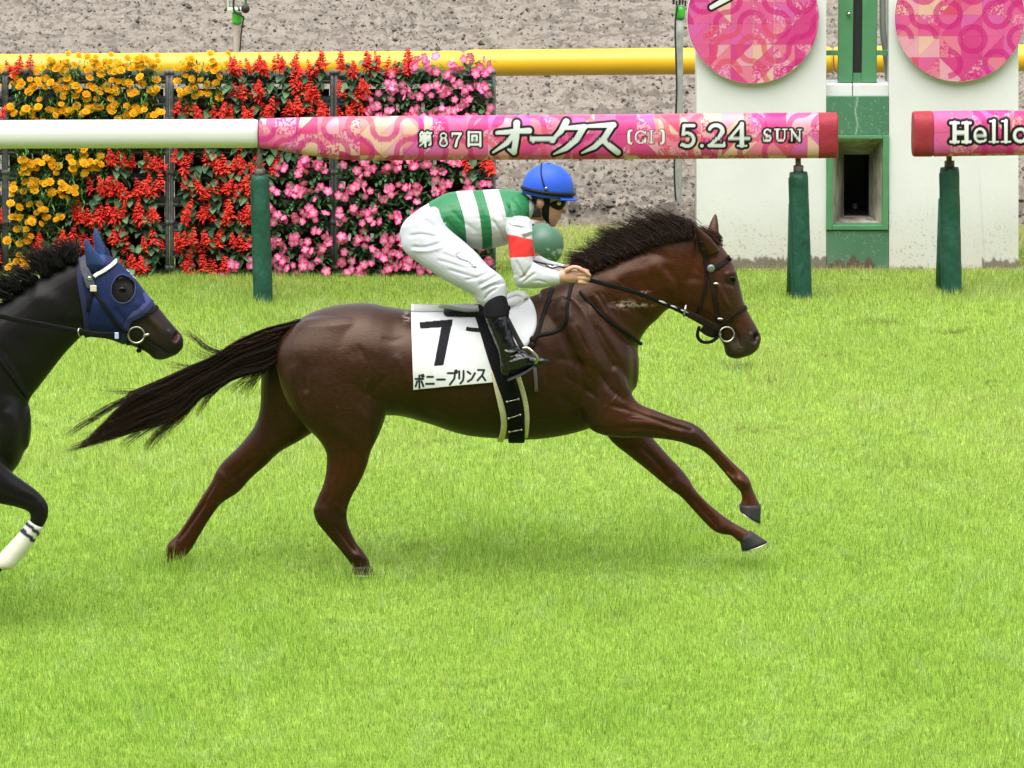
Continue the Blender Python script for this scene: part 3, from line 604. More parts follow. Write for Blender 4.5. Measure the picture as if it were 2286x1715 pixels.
# ------------------------------------------------------------------ printed pink pattern (triangles, looping ribbons, spatter)
PAL = srgb(226, 60, 140), srgb(240, 110, 165), srgb(246, 150, 160), srgb(250, 230, 186), srgb(250, 198, 205), srgb(233, 80, 100), srgb(232, 112, 190), srgb(244, 175, 150)
PAL = np.array(PAL) * .62
def pattern(x, y, cell=46.0, seed=0, warm=.5):
    """colour of the sponsor print at survey position x, y"""
    u = x / cell + seed * 3.1; v = (y + .35 * x * 0) / cell + seed * 1.7
    iu = np.floor(u).astype(int); iv = np.floor(v).astype(int); fu = u - iu; fv = v - iv
    hsh = lambda a, b, s: _perm[(a * 7 + s * 13) % 256, (b * 11 + s * 29) % 256]
    flip = hsh(iu, iv, 1) < .5
    tri = np.where(flip, fu > fv, fu + fv > 1).astype(int)
    big = fbm(x / 130, y / 200, 2, seed + 3)
    k = hsh(iu * 2 + tri, iv, 2)
    zone = big + .35 * (k - .5) > .52
    pick_w = np.array([3, 4, 7, 3, 5, 2, 3, 4])[(k * 7.99).astype(int)]; pick_p = np.array([0, 1, 6, 0, 1, 2, 1, 0])[(k * 7.99).astype(int)]
    c = PAL[np.where(zone, pick_w, pick_p)]
    # spatter inside some triangles
    sp = (hsh(iu * 2 + tri, iv, 5) < .22) & (fbm(x / 3.2, y / 3.2, 3, seed + 8) > .56)
    c = np.where(sp[..., None], np.where(zone[..., None], PAL[0], PAL[4]), c)
    # looping ribbons: quarter-circle tiles
    cs = cell * 1.15; u = x / cs + .3 + seed; v = y / cs + .1 + seed * .7; iu = np.floor(u).astype(int); iv = np.floor(v).astype(int); fu = u - iu; fv = v - iv
    fl = hsh(iu, iv, 9) < .5; fu = np.where(fl, fu, 1 - fu)
    d = np.minimum(np.abs(np.hypot(fu, fv) - .5), np.abs(np.hypot(1 - fu, 1 - fv) - .5))
    on = (d < .115) & (hsh(iu // 2, iv // 2, 11) < .80) 
    rib = np.where((hsh(iu // 3, iv // 2, 12) < .7)[..., None], srgb(222, 48, 138), srgb(236, 92, 118))
    c = c * .68 + PAL[1] * .32
    c = np.where(on[..., None], c * .25 + rib * .46, c)
    # fine fold lines
    u = x / cell + seed * 3.1; v = y / cell + seed * 1.7
    fu = u - np.floor(u); fv = v - np.floor(v); ln = np.minimum(np.minimum(fu, fv), np.where(flip, np.abs(fu - fv), np.abs(fu + fv - 1)))
    c = c * (1 - .22 * (ln < .022))[..., None]
    return c
def ink(c, x, y, strokes, fill, edge=None, eo=3.0):
    """strokes: lists of (x, y, width); fill colour, outline colour"""
    for pas in (0, 1):
        if pas == 0 and edge is None: continue
        for st in strokes:
            P = np.array(st, float); 
            if P.shape[0] == 1: P = np.concatenate([P, P + (.01, 0, 0)])
            wmax = P[:, 2].max() / 2 + (eo if pas == 0 else 0)
            m = (x > P[:, 0].min() - wmax - 1) & (x < P[:, 0].max() + wmax + 1) & (y > P[:, 1].min() - wmax - 1) & (y < P[:, 1].max() + wmax + 1)
            if not m.any(): continue
            xx, yy = x[m], y[m]; best = np.full(xx.shape, 1e9)
            for i in range(len(P) - 1):
                a, b = P[i], P[i + 1]; d = b - a; L2 = d[0] ** 2 + d[1] ** 2 + 1e-9
                t = ((xx - a[0]) * d[0] + (yy - a[1]) * d[1]) / L2; tc = np.clip(t, 0, 1)
                best = np.minimum(best, np.hypot(xx - a[0] - tc * d[0], yy - a[1] - tc * d[1]) - (a[2] + (b[2] - a[2]) * tc) / 2)
            cov = np.clip(.5 - (best - (eo if pas == 0 else 0)) / .9, 0, 1)[:, None]
            cm = c[m]; c[m] = cm * (1 - cov) + np.asarray(edge if pas == 0 else fill) * cov
    return c
def place(strokes, x, y, sx, sy=None, slant=0):
    sy = sx if sy is None else sy
    return [[(x + (p[0] + slant * (1 - p[1])) * sx, y + p[1] * sy, p[2] * min(sx, sy)) for p in st] for st in strokes]
def arc(cx, cy, rx, ry, a0, a1, w0, w1=None, n=12):
    w1 = w0 if w1 is None else w1
    return [(cx + rx * math.cos(R(a)), cy + ry * math.sin(R(a)), w0 + (w1 - w0) * i / (n - 1)) for i, a in enumerate(np.linspace(a0, a1, n))]
# letters drawn as brush strokes in a unit box, y down
GL = {
 '5': [[(.78, .07, .14), (.25, .07, .14)], [(.25, .07, .13), (.20, .42, .13)], arc(.42, .66, .36, .28, -130, 130, .13, .16) , [(.16, .86, .14), (.10, .90, .10)]],
 '2': [arc(.45, .30, .32, .23, -165, 20, .13, .18), [(.77, .36, .18), (.60, .58, .14), (.15, .92, .10)], [(.12, .93, .14), (.84, .93, .14)], [(.84, .93, .1), (.86, .82, .08)]],
 '4': [[(.62, .04, .10), (.08, .64, .10)], [(.08, .66, .13), (.92, .66, .13)], [(.62, .04, .15), (.62, .95, .17)], [(.45, .96, .08), (.82, .96, .08)]],
 '.': [[(.5, .90, .24)]],
 '8': [arc(.5, .24, .25, .19, 0, 360, .09), arc(.5, .72, .32, .24, 0, 360, .10)],
 '7': [[(.14, .08, .14), (.86, .08, .14)], [(.84, .10, .12), (.55, .5, .14), (.42, .96, .18)], [(.14, .08, .08), (.12, .26, .08)]],
 'S': [arc(.5, .28, .28, .22, -20, -255, .12, .17), [(.40, .47, .18), (.66, .55, .18)], arc(.48, .72, .31, .23, -50, 160, .17, .11), [(.78, .06, .06), (.78, .28, .06)], [(.14, .72, .06), (.15, .95, .06)]],
 'U': [[(.24, .06, .17), (.24, .62, .16)], arc(.5, .64, .27, .29, 180, 0, .15, .10), [(.78, .62, .09), (.78, .06, .09)], [(.05, .05, .08), (.43, .05, .08)], [(.62, .05, .08), (.95, .05, .08)]],
 'N': [[(.2, .94, .09), (.2, .06, .09)], [(.16, .06, .14), (.80, .92, .16)], [(.81, .94, .09), (.81, .06, .09)], [(.03, .05, .07), (.26, .05, .07)], [(.05, .95, .07), (.36, .95, .07)], [(.65, .05, .07), (.97, .05, .07)]],
 'G': [arc(.52, .5, .36, .42, -40, -320, .10, .12, 16), [(.82, .56, .14), (.82, .88, .12)], [(.62, .55, .08), (.94, .55, .08)], [(.84, .08, .06), (.84, .30, .06)]],
 'I': [[(.5, .06, .2), (.5, .94, .2)], [(.22, .05, .09), (.78, .05, .09)], [(.22, .95, .09), (.78, .95, .09)]],
 '[': [[(.75, .0, .06), (.55, .0, .2), (.40, .12, .2), (.36, .5, .2), (.40, .88, .2), (.55, 1.0, .2), (.75, 1.0, .06)], [(.42, .06, .2), (.42, .94, .2)]],
 ']': [[(.25, .0, .06), (.45, .0, .2), (.60, .12, .2), (.64, .5, .2), (.60, .88, .2), (.45, 1.0, .2), (.25, 1.0, .06)], [(.58, .06, .2), (.58, .94, .2)]],
 'H': [[(.22, .05, .19), (.22, .95, .19)], [(.78, .05, .19), (.78, .95, .19)], [(.22, .5, .15), (.78, .5, .15)], [(.04, .06, .13), (.40, .06, .13)], [(.60, .06, .13), (.96, .06, .13)], [(.04, .94, .13), (.40, .94, .13)], [(.60, .94, .13), (.96, .94, .13)]],
 'e': [arc(.5, .66, .32, .29, 5, -300, .16, .13, 16), [(.24, .64, .12), (.80, .64, .12)], [(.70, .93, .13), (.84, .86, .12)]],
 'l': [[(.5, .0, .3), (.5, .95, .3)], [(.15, .02, .15), (.5, .02, .15)], [(.1, .94, .15), (.9, .94, .15)]],
 'o': [arc(.5, .66, .34, .28, 0, 360, .17, .17, 18)],
 'dai': [[(.25, .02, .1), (.12, .2, .08)], [(.2, .1, .1), (.46, .1, .1)], [(.33, .12, .1), (.38, .22, .08)], [(.64, .02, .1), (.54, .18, .08)], [(.6, .1, .1), (.92, .1, .1)], [(.76, .12, .1), (.82, .22, .08)],
         [(.14, .30, .1), (.84, .30, .1), (.84, .46, .1)], [(.16, .46, .1), (.84, .46, .1)], [(.18, .46, .1), (.14, .64, .1)], [(.14, .64, .1), (.88, .64, .1), (.86, .86, .1), (.76, .88, .1)], [(.5, .24, .12), (.5, .98, .12)], [(.46, .68, .1), (.1, .95, .07)]],
 'kai': [[(.12, .06, .12), (.12, .98, .13)], [(.12, .08, .11), (.88, .08, .11), (.88, .98, .13)], [(.12, .9, .11), (.88, .9, .11)], [(.35, .32, .11), (.35, .68, .11)], [(.35, .32, .11), (.65, .32, .11), (.65, .68, .11)], [(.35, .67, .11), (.65, .67, .11)]],
 # katakana, brush style
 'o_k': [[(.10, .32, .10), (.55, .27, .12), (.98, .25, .15)], [(.64, .0, .16), (.62, .5, .15), (.56, .93, .14)], [(.56, .95, .15), (.40, .86, .05)], [(.60, .32, .14), (.36, .66, .12), (-.02, .96, .05)]],
 'bar': [[(.0, .40, .07), (.1, .50, .22), (.5, .48, .13), (1.0, .52, .20)]],
 'ku_k': [[(.44, .0, .15), (.28, .30, .13), (.0, .58, .05)], [(.36, .20, .09), (.98, .16, .13)], [(.94, .18, .15), (.74, .55, .14), (.44, .82, .12), (.08, 1.0, .04)]],
 'su_k': [[(.14, .10, .08), (.88, .06, .14)], [(.84, .08, .15), (.62, .48, .14), (.34, .78, .12), (-.02, .98, .04)], [(.56, .58, .08), (.78, .76, .15), (1.0, .96, .15)]],
 # katakana, plain bold
 'bo': [[(.08, .30, .13), (.92, .30, .13)], [(.5, .04, .14), (.5, .95, .14)], [(.26, .48, .12), (.08, .84, .12)], [(.74, .48, .12), (.94, .84, .12)], [(.74, .02, .09), (.80, .14, .09)], [(.90, .0, .09), (.96, .12, .09)]],
 'ni': [[(.16, .22, .15), (.84, .22, .15)], [(.04, .82, .15), (.96, .82, .15)]],
 'dash': [[(.02, .5, .17), (.98, .5, .17)]],
 'pu': [[(.06, .16, .14), (.80, .16, .14)], [(.80, .16, .14), (.72, .54, .14), (.28, .95, .14)], arc(.90, .06, .10, .09, 0, 360, .06)],
 'ri': [[(.18, .06, .15), (.18, .60, .15)], [(.80, .04, .15), (.80, .5, .15), (.70, .76, .15), (.36, .97, .13)]],
 'n': [[(.10, .14, .15), (.40, .30, .15)], [(.12, .90, .15), (.55, .72, .15), (.92, .26, .14)]],
 'su': [[(.12, .12, .14), (.80, .12, .14)], [(.80, .12, .14), (.62, .50, .14), (.06, .92, .14)], [(.58, .56, .14), (.94, .92, .15)]],
}
WHITE = srgb(225, 227, 225) * .8; SILV = srgb(212, 217, 215) * .75; BLACK = np.array((.008, .008, .008))

# ------------------------------------------------------------------ running rail
def railY(x): return np.interp(x, [-1600, 565, 1730, 2500], [8.45, 8.62, 8.80, 9.05])
def rail_tube(xs, tops, bots, nx, nfront, nback, depth, colfun=None, e=2.6, round_end=(0, 0)):
    """horizontal padded tube; returns V, F, survey positions of its vertices and front mask"""
    x = np.linspace(xs[0], xs[-1], nx); tp = np.interp(x, xs, tops); bt = np.interp(x, xs, bots); Yc = railY(x)
    A = at(x, tp, Yc); B = at(x, bt, Yc); c = (A + B) / 2; hz = np.linalg.norm(A - B, axis=1) / 2; hy = hz * depth
    k = np.ones(nx)
    for side, amt in ((0, round_end[0]), (1, round_end[1])):
        if amt:
            d = (x - xs[0]) if side == 0 else (xs[-1] - x); k *= 1 - .07 * np.clip(1 - d / amt, 0, 1) ** 2.5
    th = np.concatenate([np.linspace(-math.pi * .5, math.pi * .5, nfront, endpoint=False), np.linspace(math.pi * .5, math.pi * 1.5, nback, endpoint=False)])
    cs = np.cos(th); sn = np.sin(th); cs = np.sign(cs) * np.abs(cs) ** (2 / e); sn = np.sign(sn) * np.abs(sn) ** (2 / e)
    rings = c[:, None] + np.stack([np.zeros((nx, len(th))), -(hy * k)[:, None] * cs[None], (hz * k)[:, None] * sn[None]], -1)
    return ring_surface(rings)
M['rail_white'] = mat('white_rail_vinyl', (.56, .56, .54), .38, noise=(4, .04, (.3, 1, 1)))
M['rail_print'] = mat('printed_vinyl', attr='col', rough=.42, spec=.14, noise=(5, .05), bump=(9, .12, .02))
M['pad_red'] = mat('red_vinyl_pad', (.26, .028, .040), .5, spec=.15, noise=(18, .15), bump=(25, .2, .01))
M['pad_green'] = mat('green_vinyl_pad', (.013, .066, .043), .5, spec=.3, noise=(10, .18), bump=(9, .9, .05, (1, 1, .45)))
M['iron'] = mat('weathered_iron', (.10, .09, .075), .6, noise=(40, .4))
def padded_post(parent, xt, yt, xb, yb, half, Yt, pin_y, lean_rear=None):
    zt = at(xt, yt, Yt); Yb = Yt - .02; zb = at(xb, yb + 6, Yb); r = half / 2211 * 2286 * (np.linalg.norm(zt - CAMP)) / FPX
    k = np.linspace(0, 1, 26)[:, None]; pts = zt * (1 - k) + zb * k
    rad = r * (1 + .012 * np.sin(np.linspace(0, 26, 26)) + .03 * np.linspace(0, 1, 26)); rad[0] = r * .93
    V_, F_ = tube(pts, rad, 20); MB().add(V_, F_).build('post_padding', M['pad_green'], parent)
    # the wrap is a sheet whose edge overlaps as a seam
    sm = pts + np.array((-r * .93, -r * .25, 0)) * np.linspace(1, 1.03, 26)[:, None]
    V_, F_ = tube(sm[1:], .011, 6); MB().add(V_, F_).build('padding_seam', M['pad_green'], parent)
    pt = at(xt - 1, pin_y, Yt); mb = MB(); V_, F_ = tube([pt, zt - (0, 0, .02)], .019, 12); mb.add(V_, F_); V_, F_ = tube([zt + (0, 0, .045), zt - (0, 0, .01)], .034, 12); mb.add(V_, F_); mb.build('pin', M['iron'], parent)
    if lean_rear:
        a = at(*lean_rear[0]); b = at(*lean_rear[1]); V_, F_ = tube([a, (a + b) / 2, b], r * .95, 18); MB().add(V_, F_).build('post_padding', M['pad_green'], parent)
rl = empty('running_rail', at(280, 663, railY(280)) * (1, 1, 0))
def child(o, parent): 
    o.parent = parent; o.matrix_parent_inverse = Matrix.Translation(-parent.location); return o
def build_child(mb, name, m, parent, **kw): return child(mb.build(name, m, None, **kw), parent)
V_, F_ = rail_tube([-1600, 557.0], [268, 257.5], [325, 319], 240, 40, 24, 1.0, e=2.3, round_end=(0, 5))
rl.location = (0, 0, 0)
MB().add(V_, F_).build('rail_tube', M['rail_white'], rl)
padded_post(rl, 561, 378, 570, 660, 19.5, railY(561), 312)
tag(rl, 'plain white running rail on a green padded post', 'rail', 'running rails')
def letters(items, x0s=None): return items
def banner(name, xs, tops, bots, nx, cell, seed, inkf, label):
    e_ = empty(name)
    V_, F_ = rail_tube(xs, tops, bots, nx, 100, 24, .85, e=3.2, round_end=(6, 0))
    P = survey(V_); c = pattern(P[:, 0], P[:, 1] * 1.0, cell, seed); c = inkf(c, P[:, 0], P[:, 1], V_)
    MB().add(V_, F_, c).build('printed_sleeve', M['rail_print'], e_)
    tag(e_, label, 'banner rail', 'running rails'); return e_
def ink1(c, x, y, V_):
    f = y > -1
    S_ = []
    S_ += place(GL['dai'], 903, 284, 31, 33) + place(GL['8'], 945, 286, 25, 31) + place(GL['7'], 973, 286, 26, 31) + place(GL['kai'], 1008, 283, 33, 33)
    big = place(GL['o_k'], 1066, 266, 78, 66) + place(GL['bar'], 1146, 275, 48, 52) + place(GL['ku_k'], 1190, 263, 74, 70) + place(GL['su_k'], 1258, 266, 76, 66)
    mid = place(GL['['], 1348, 282, 24, 28) + place(GL['G'], 1367, 281, 32, 30) + place(GL['I'], 1398, 281, 17, 30) + place(GL[']'], 1418, 282, 24, 28)
    dt = place(GL['5'], 1467, 268, 40, 51) + place(GL['.'], 1502, 268, 27, 52) + place(GL['2'], 1526, 267, 44, 51) + place(GL['4'], 1572, 266, 48, 51)
    sn = place(GL['S'], 1645, 278, 24, 29) + place(GL['U'], 1671, 278, 30, 29) + place(GL['N'], 1704, 278, 28, 29)
    ink(c, x, y, [[(p[0], p[1], p[2] * 1.2) for p in st] for st in S_], WHITE, BLACK, 4.0); ink(c, x, y, [[(p[0], p[1], p[2] * 1.3) for p in st] for st in big], SILV, BLACK, 5.6); ink(c, x, y, mid, WHITE, srgb(110, 30, 55), 2.0); ink(c, x, y, [[(p[0], p[1], p[2] * 1.2) for p in st] for st in dt], SILV, BLACK, 5.2); ink(c, x, y, sn, WHITE, BLACK, 4.0)
    return c
b1 = banner('banner_rail', [560, 600, 660, 720, 780, 1766.5], [257.5, 256, 254.5, 253.3, 252.5, 244.5], [319, 323, 333.5, 342, 345.5, 340.5], 1150, 46, 1, ink1, 'pink printed banner rail reading 5.24 SUN, above the jockey')
V_, F_ = rail_tube([1767, 1808], [244.3, 244], [340.8, 340], 40, 60, 24, .86, e=3.2, round_end=(0, 4)); MB().add(V_, F_).build('end_pad', M['pad_red'], b1)
padded_post(b1, 1724, 372, 1733, 657, 20.5, railY(1724), 335, ((1722, 440, railY(1724) + .12), (1717, 655, railY(1724) + .13)))
def ink2(c, x, y, V_):
    hl = place(GL['H'], 2051, 263, 46, 46) + place(GL['e'], 2098, 260, 36, 49) + place(GL['l'], 2134, 261, 24, 48) + place(GL['l'], 2160, 261, 24, 48) + place(GL['o'], 2184, 260, 38, 49)
    ink(c, x, y, hl, WHITE, BLACK, 6.0); return c
b2 = banner('banner_rail', [2012.5, 2420], [241, 236.5], [337, 331], 420, 46, 4, ink2, 'pink printed banner rail reading Hello, cut off at the right')
V_, F_ = rail_tube([1970, 2012], [241.6, 241], [337, 337.2], 40, 60, 24, .86, e=3.2, round_end=(4, 0)); MB().add(V_, F_).build('end_pad', M['pad_red'], b2)
padded_post(b2, 2050, 362, 2056, 641, 21, railY(2050) + .1, 333, ((2046, 430, railY(2050) + .22), (2039, 640, railY(2050) + .22)))
# ------------------------------------------------------------------ finish post: white slabs, green middle panel, two round signs
YW = ground_Y(580)
M['white_wall'] = mat('white_painted_concrete', attr='col', rough=.6, noise=(3, .03), bump=(30, .1, .01))
M['green_wall'] = mat('green_painted_panel', attr='col', rough=.5, spec=.2, noise=(5, .06), bump=(20, .08, .01))
M['green_frame'] = mat('green_enamel', (.075, .215, .105), .42, spec=.25, noise=(8, .08))
M['concrete'] = mat('stained_concrete', (.30, .275, .225), .9, noise=(9, .55, (1, 1, .5)), bump=(40, .4, .02))
M['dark'] = mat('dark_metal', (.012, .012, .014), .6)
M['sign_rim'] = mat('sign_rim', (.7, .68, .66), .5)
M['sign_print'] = mat('sign_print', attr='col', rough=.35, spec=.14, noise=(5, .04))
fp = empty('finish_post')
tag(fp, 'white finish post with green window panel and two round pink signs', 'finish post')
def slab(x0, x1, y0, y1, Yf, thick, m, name, parent, colfun, res=60, zmin=None):
    """upright slab with front at depth Yf seen between survey x0..x1 and y0 (top)..y1 (bottom)"""
    nx = max(3, int((x1 - x0) / 2.4)); nz = max(3, int((y1 - y0) / 2.4))
    X, Yy = np.meshgrid(np.linspace(x0, x1, nx), np.linspace(y0, y1, nz)); P = at(X, Yy, Yf)
    V0 = P.reshape(-1, 3); i = (np.arange(nz - 1)[:, None] * nx + np.arange(nx - 1)[None]).ravel(); q = np.stack([i, i + nx, i + nx + 1, i + 1], -1)
    mb = MB(); mb.add(V0, q, colfun(X.ravel(), Yy.ravel()))
    a, b, c_, d = P[0, 0], P[0, -1], P[-1, -1], P[-1, 0]; t_ = np.array((0, thick, 0)); V1 = np.array([a, b, c_, d, a + t_, b + t_, c_ + t_, d + t_])
    xx = np.array([x0, x1, x1, x0] * 2, float); yy = np.array([y0, y0, y1, y1] * 2, float)
    mb.add(V1, np.array([(0, 1, 5, 4), (1, 2, 6, 5), (2, 3, 7, 6), (3, 0, 4, 7), (4, 5, 6, 7)]), colfun(xx, yy))
    return mb.build(name, m, parent, smooth=False)
def wall_col(x, y):
    c = np.broadcast_to(np.array((.60, .61, .60)), (len(x), 3)).copy()
    w1 = sst(y, 430, 560)[:, None] * .28 * fbm(x / 60, y / 80, 3, 2)[:, None] * 1.5; c = c * (1 - w1) + np.array((.62, .50, .38)) * w1
    sp = (sst(fbm(x / 3.1, y / 3.7, 2, 7), .70, .80) * sst(y, 380, 565) * (.35 + .65 * sst(fbm(x / 50, y / 40, 2, 3), .4, .6)))[:, None] * .6; c = c * (1 - sp) + np.array((.16, .13, .10)) * sp
    line = 556 + 14 * (fbm(x / 13, x * 0, 3, 4) - .5) + 60 * (x > 1785) * (1 - sst(x, 1780, 1786)) + 500 * (x > 2000)
    line = np.where((x > 1905) & (x < 2000), 574 + 9 * fbm(x / 6, x * 0, 2, 9), line); line = np.where(x > 2120, 566 - 10 * vnoise(x / 9, x * 0, 5), line)
    mud = (sst(y, -9, 4) * 0 + sst(y - line + 14 * (vnoise(x / 5, y / 9, 3) - .5), -3, 5))[:, None] * .85
    c = c * (1 - mud) + np.array((.115, .083, .060)) * mud
    st = (np.exp(-((x - 2110 - .06 * (y - 300)) / 1.6) ** 2) * sst(y, 330, 420) * .25)[:, None]; c = c * (1 - st) + np.array((.3, .3, .27)) * st
    return c
def green_col(x, y):
    g = np.broadcast_to(np.array((.062, .165, .095)), (len(x), 3)).copy()
    d = sst(y, 470, 585)[:, None] * .5 * fbm(x / 40, y / 50, 3, 6)[:, None]; g = g * (1 - d) + np.array((.20, .24, .19)) * d
    line = 572 - 22 * np.exp(-((x - 1843) / 12) ** 2) - 18 * np.exp(-((x - 1875) / 10) ** 2) - 12 * np.exp(-((x - 1810) / 12) ** 2) + 7 * (vnoise(x / 4, y / 4, 2) - .5)
    m = (sst(y - line, -2, 3) * (x < 1890))[:, None] * .85; g = g * (1 - m) + np.array((.12, .07, .055)) * m
    s = (np.exp(-((x - 1849 + 2 * np.sin(y / 9)) / 1.4) ** 2) * (y < 290) * .55)[:, None]; g = g * (1 - s) + np.array((.45, .55, .48)) * s
    sp = (sst(fbm(x / 3, y / 4, 2, 17), .72, .82))[:, None] * .4; return g * (1 - sp) + np.array((.3, .35, .3)) * sp
slab(1504, 1784, -60, 590, YW, .34, M['white_wall'], 'wall_slab', fp, wall_col)
slab(1919.5, 2199, -60, 590, YW, .34, M['white_wall'], 'wall_slab', fp, wall_col)
# middle panel with the window recess
slab(1785, 1918.5, 209, 292, YW - .006, .34, M['green_wall'], 'green_panel', fp, green_col)
slab(1785, 1918.5, 498, 590, YW - .006, .34, M['green_wall'], 'green_panel', fp, green_col)
fr = MB()
def bar(mb, x0, x1, y0, y1, Yf, th):
    a = at(x0, y0, Yf); b = at(x1, y1, Yf); c_ = (a + b) / 2; c_[1] += th / 2; mb.box(c_, (abs(b[0] - a[0]) / 2, th / 2, abs(a[2] - b[2]) / 2)); return mb
bar(fr, 1785.5, 1797, 293, 497, YW - .02, .12); bar(fr, 1907, 1918, 293, 497, YW - .02, .12); bar(fr, 1797.3, 1906.7, 293, 300, YW - .018, .12); bar(fr, 1797.3, 1906.7, 487, 497, YW - .018, .12)
fr.build('window_frame', M['green_frame'], fp, smooth=False, bevel=.004)
# splayed reveal: outer edge to inner edge set back
o4 = [at(*p, YW + .02) for p in ((1797, 300), (1907, 300), (1907, 487), (1797, 487))]; i4 = [at(*p, YW + .34) for p in ((1822, 334), (1876, 334), (1876, 466), (1822, 466))]; k4 = [p + np.array((0, .5, 0)) for p in i4]
for j, nm in enumerate(('reveal_head', 'reveal_side', 'reveal_sill', 'reveal_side')):
    b_ = (j + 1) % 4; MB().add([o4[j], o4[b_], i4[b_], i4[j]], np.array([(0, 1, 2, 3)])).build(nm, M['concrete'], fp, smooth=False)
ch = MB(); ch.add(i4 + k4, np.array([(0, 1, 5, 4), (1, 2, 6, 5), (2, 3, 7, 6), (3, 0, 4, 7), (4, 5, 6, 7)])); ch.build('camera_chamber', M['dark'], fp, smooth=False)
pl = MB(); V_, F_ = tube([at(1846, 440, YW + .7), at(1846, 470, YW + .7)], .02, 10); pl.add(V_, F_).build('chamber_lamp', mat('grey_lamp', (.12, .12, .13), .4), fp)
# white ledge above the panel, mast, side posts
lg = MB(); bar(lg, 1771, 1840, 182, 209, YW + .05, .25); lg.build('ledge_block', mat('white_ledge', (.64, .635, .62), .6, noise=(6, .05)), fp, smooth=False, bevel=.006)
lg = MB(); bar(lg, 1842, 1926, 182, 209, YW + .05, .25); lg.build('ledge_block', mat('white_ledge_b', (.64, .635, .62), .6, noise=(6, .05)), fp, smooth=False, bevel=.006)
for (x0, x1, y0, y1, dY) in ((1757, 1770, -60, 209, .02), (1927, 1941, -60, 204, .02)):
    p_ = MB(); bar(p_, x0, x1, y0, y1, YW + dY, .1); p_.build('side_post', M['green_frame'], fp, smooth=False, bevel=.006)
for (x0, x1) in ((1812, 1841), (1863, 1893)):
    p_ = MB(); bar(p_, x0, x1, -60, 179, YW + .10, .10); p_.build('mast_rail', M['green_frame'], fp, smooth=False, bevel=.006)
p_ = MB(); bar(p_, 1841.5, 1862.5, -60, 176, YW + .13, .05); p_.build('mast_slot', M['dark'], fp, smooth=False)
p_ = MB(); bar(p_, 1842, 1862, 158, 180, YW + .115, .03); p_.build('slot_foot', M['green_frame'], fp, smooth=False)
for (x0, x1) in ((1771, 1811), (1894, 1926)):
    p_ = MB(); bar(p_, x0, x1, 110, 120, YW + .10, .05); p_.build('cross_bar', M['green_frame'], fp, smooth=False)
V_, F_ = tube(catmull([at(1906, -60, YW + .2), at(1906, 60, YW + .2), at(1912, 110, YW + .22), at(1918, 180, YW + .25)], 6), .022, 10); MB().add(V_, F_).build('conduit', mat('grey_conduit', (.30, .32, .31), .5), fp)
V_, F_ = tube([at(1850, 178, YW + .1), at(1850, 206, YW + .06)], .008, 6); MB().add(V_, F_).build('stay_rod', M['iron'], fp)
V_, F_ = tube([at(1831, 28, YW + .1), at(1834, 31, YW + .07)], .012, 8); MB().add(V_, F_).build('bolt', M['steel'], fp)
def disc(cx, cy, r, seed, marks):
    """round printed sign standing a hand's breadth off the wall"""
    Yd = YW - .05; ctr = at(cx, cy, Yd); rad = np.linalg.norm(at(cx + r, cy, Yd) - ctr)
    nr, na = 130, 420; rr = np.linspace(0.002, rad, nr)[:, None]; aa = (np.arange(na) / na * 2 * math.pi)[None]
    V0 = ctr + np.stack([rr * np.cos(aa), 0 * rr * aa, rr * np.sin(aa)], -1); V0 = V0.reshape(-1, 3); P = survey(V0)
    i = (np.arange(nr - 1)[:, None] * na); j = np.arange(na)[None]; j2 = (j + 1) % na; q = np.stack([i + j, i + j2, i + na + j2, i + na + j], -1).reshape(-1, 4)
    c = pattern(P[:, 0], P[:, 1], 46, seed); ink(c, P[:, 0], P[:, 1], marks, WHITE, BLACK, 5)
    s = empty('round_sign'); s.parent = fp
    o = MB().add(V0, q, c).build('sign_face', M['sign_print'], s, smooth=False)
    a = np.arange(64) / 64 * 2 * math.pi; ring = lambda rr_, Yo: ctr + np.stack([rr_ * np.cos(a), np.full(64, Yo), rr_ * np.sin(a)], -1)
    V_, F_ = ring_surface(np.array([ring(rad * 1.002, -.003), ring(rad * 1.008, .0), ring(rad * 1.008, .028), ring(rad * .9, .03)]), False); MB().add(V_, F_).build('sign_back', M['sign_rim'], s)
disc(1626, 39, 142, 7, [[(1575, -6, 12), (1536, 16, 9)]])
disc(2072, 37, 140, 9, [])
# ------------------------------------------------------------------ yellow rail beyond the racks
M['yellow'] = mat('yellow_vinyl', (.62, .36, .012), .42, noise=(3, .06, (.4, 1, 1)))
YY = 13.6
def yrail(x0, x1, t0, t1, b0, b1, label):
    A = at(np.array([x0, x1]), np.array([t0, t1]), YY); B = at(np.array([x0, x1]), np.array([b0, b1]), YY); c = (A + B) / 2; r = np.linalg.norm(A - B, axis=1) / 2
    k = np.linspace(0, 1, 40)[:, None]; pts = c[0] * (1 - k) + c[1] * k; rad = r[0] * (1 - k[:, 0]) + r[1] * k[:, 0]; rad[0] *= .86; rad[-1] *= .86; pts[1] = pts[0] + (.03, 0, 0); pts[-2] = pts[-1] - (.03, 0, 0)
    e_ = empty('yellow_rail'); V_, F_ = tube(pts, rad, 28); MB().add(V_, F_).build('rail_tube', M['yellow'], e_)
    for f in (.02, .975):
        p0 = pts[0] * (1 - f) + pts[-1] * f; V_, F_ = tube([p0 - (0, -.02, .05), (p0[0], p0[1] + .02, -.05)], .03, 12); MB().add(V_, F_).build('post', M['iron'], e_)
    tag(e_, label, 'rail', 'yellow rails along the dirt track')
yrail(-700, 1000.5, 122, 110, 180, 165, 'long yellow rail behind the flower racks')
yrail(1003.5, 1797, 108, 101, 165, 158.5, 'yellow rail between the flower racks and the white finish post')
yrail(1800, 2700, 100.5, 92, 158, 150, 'yellow rail seen through the gap in the finish post')
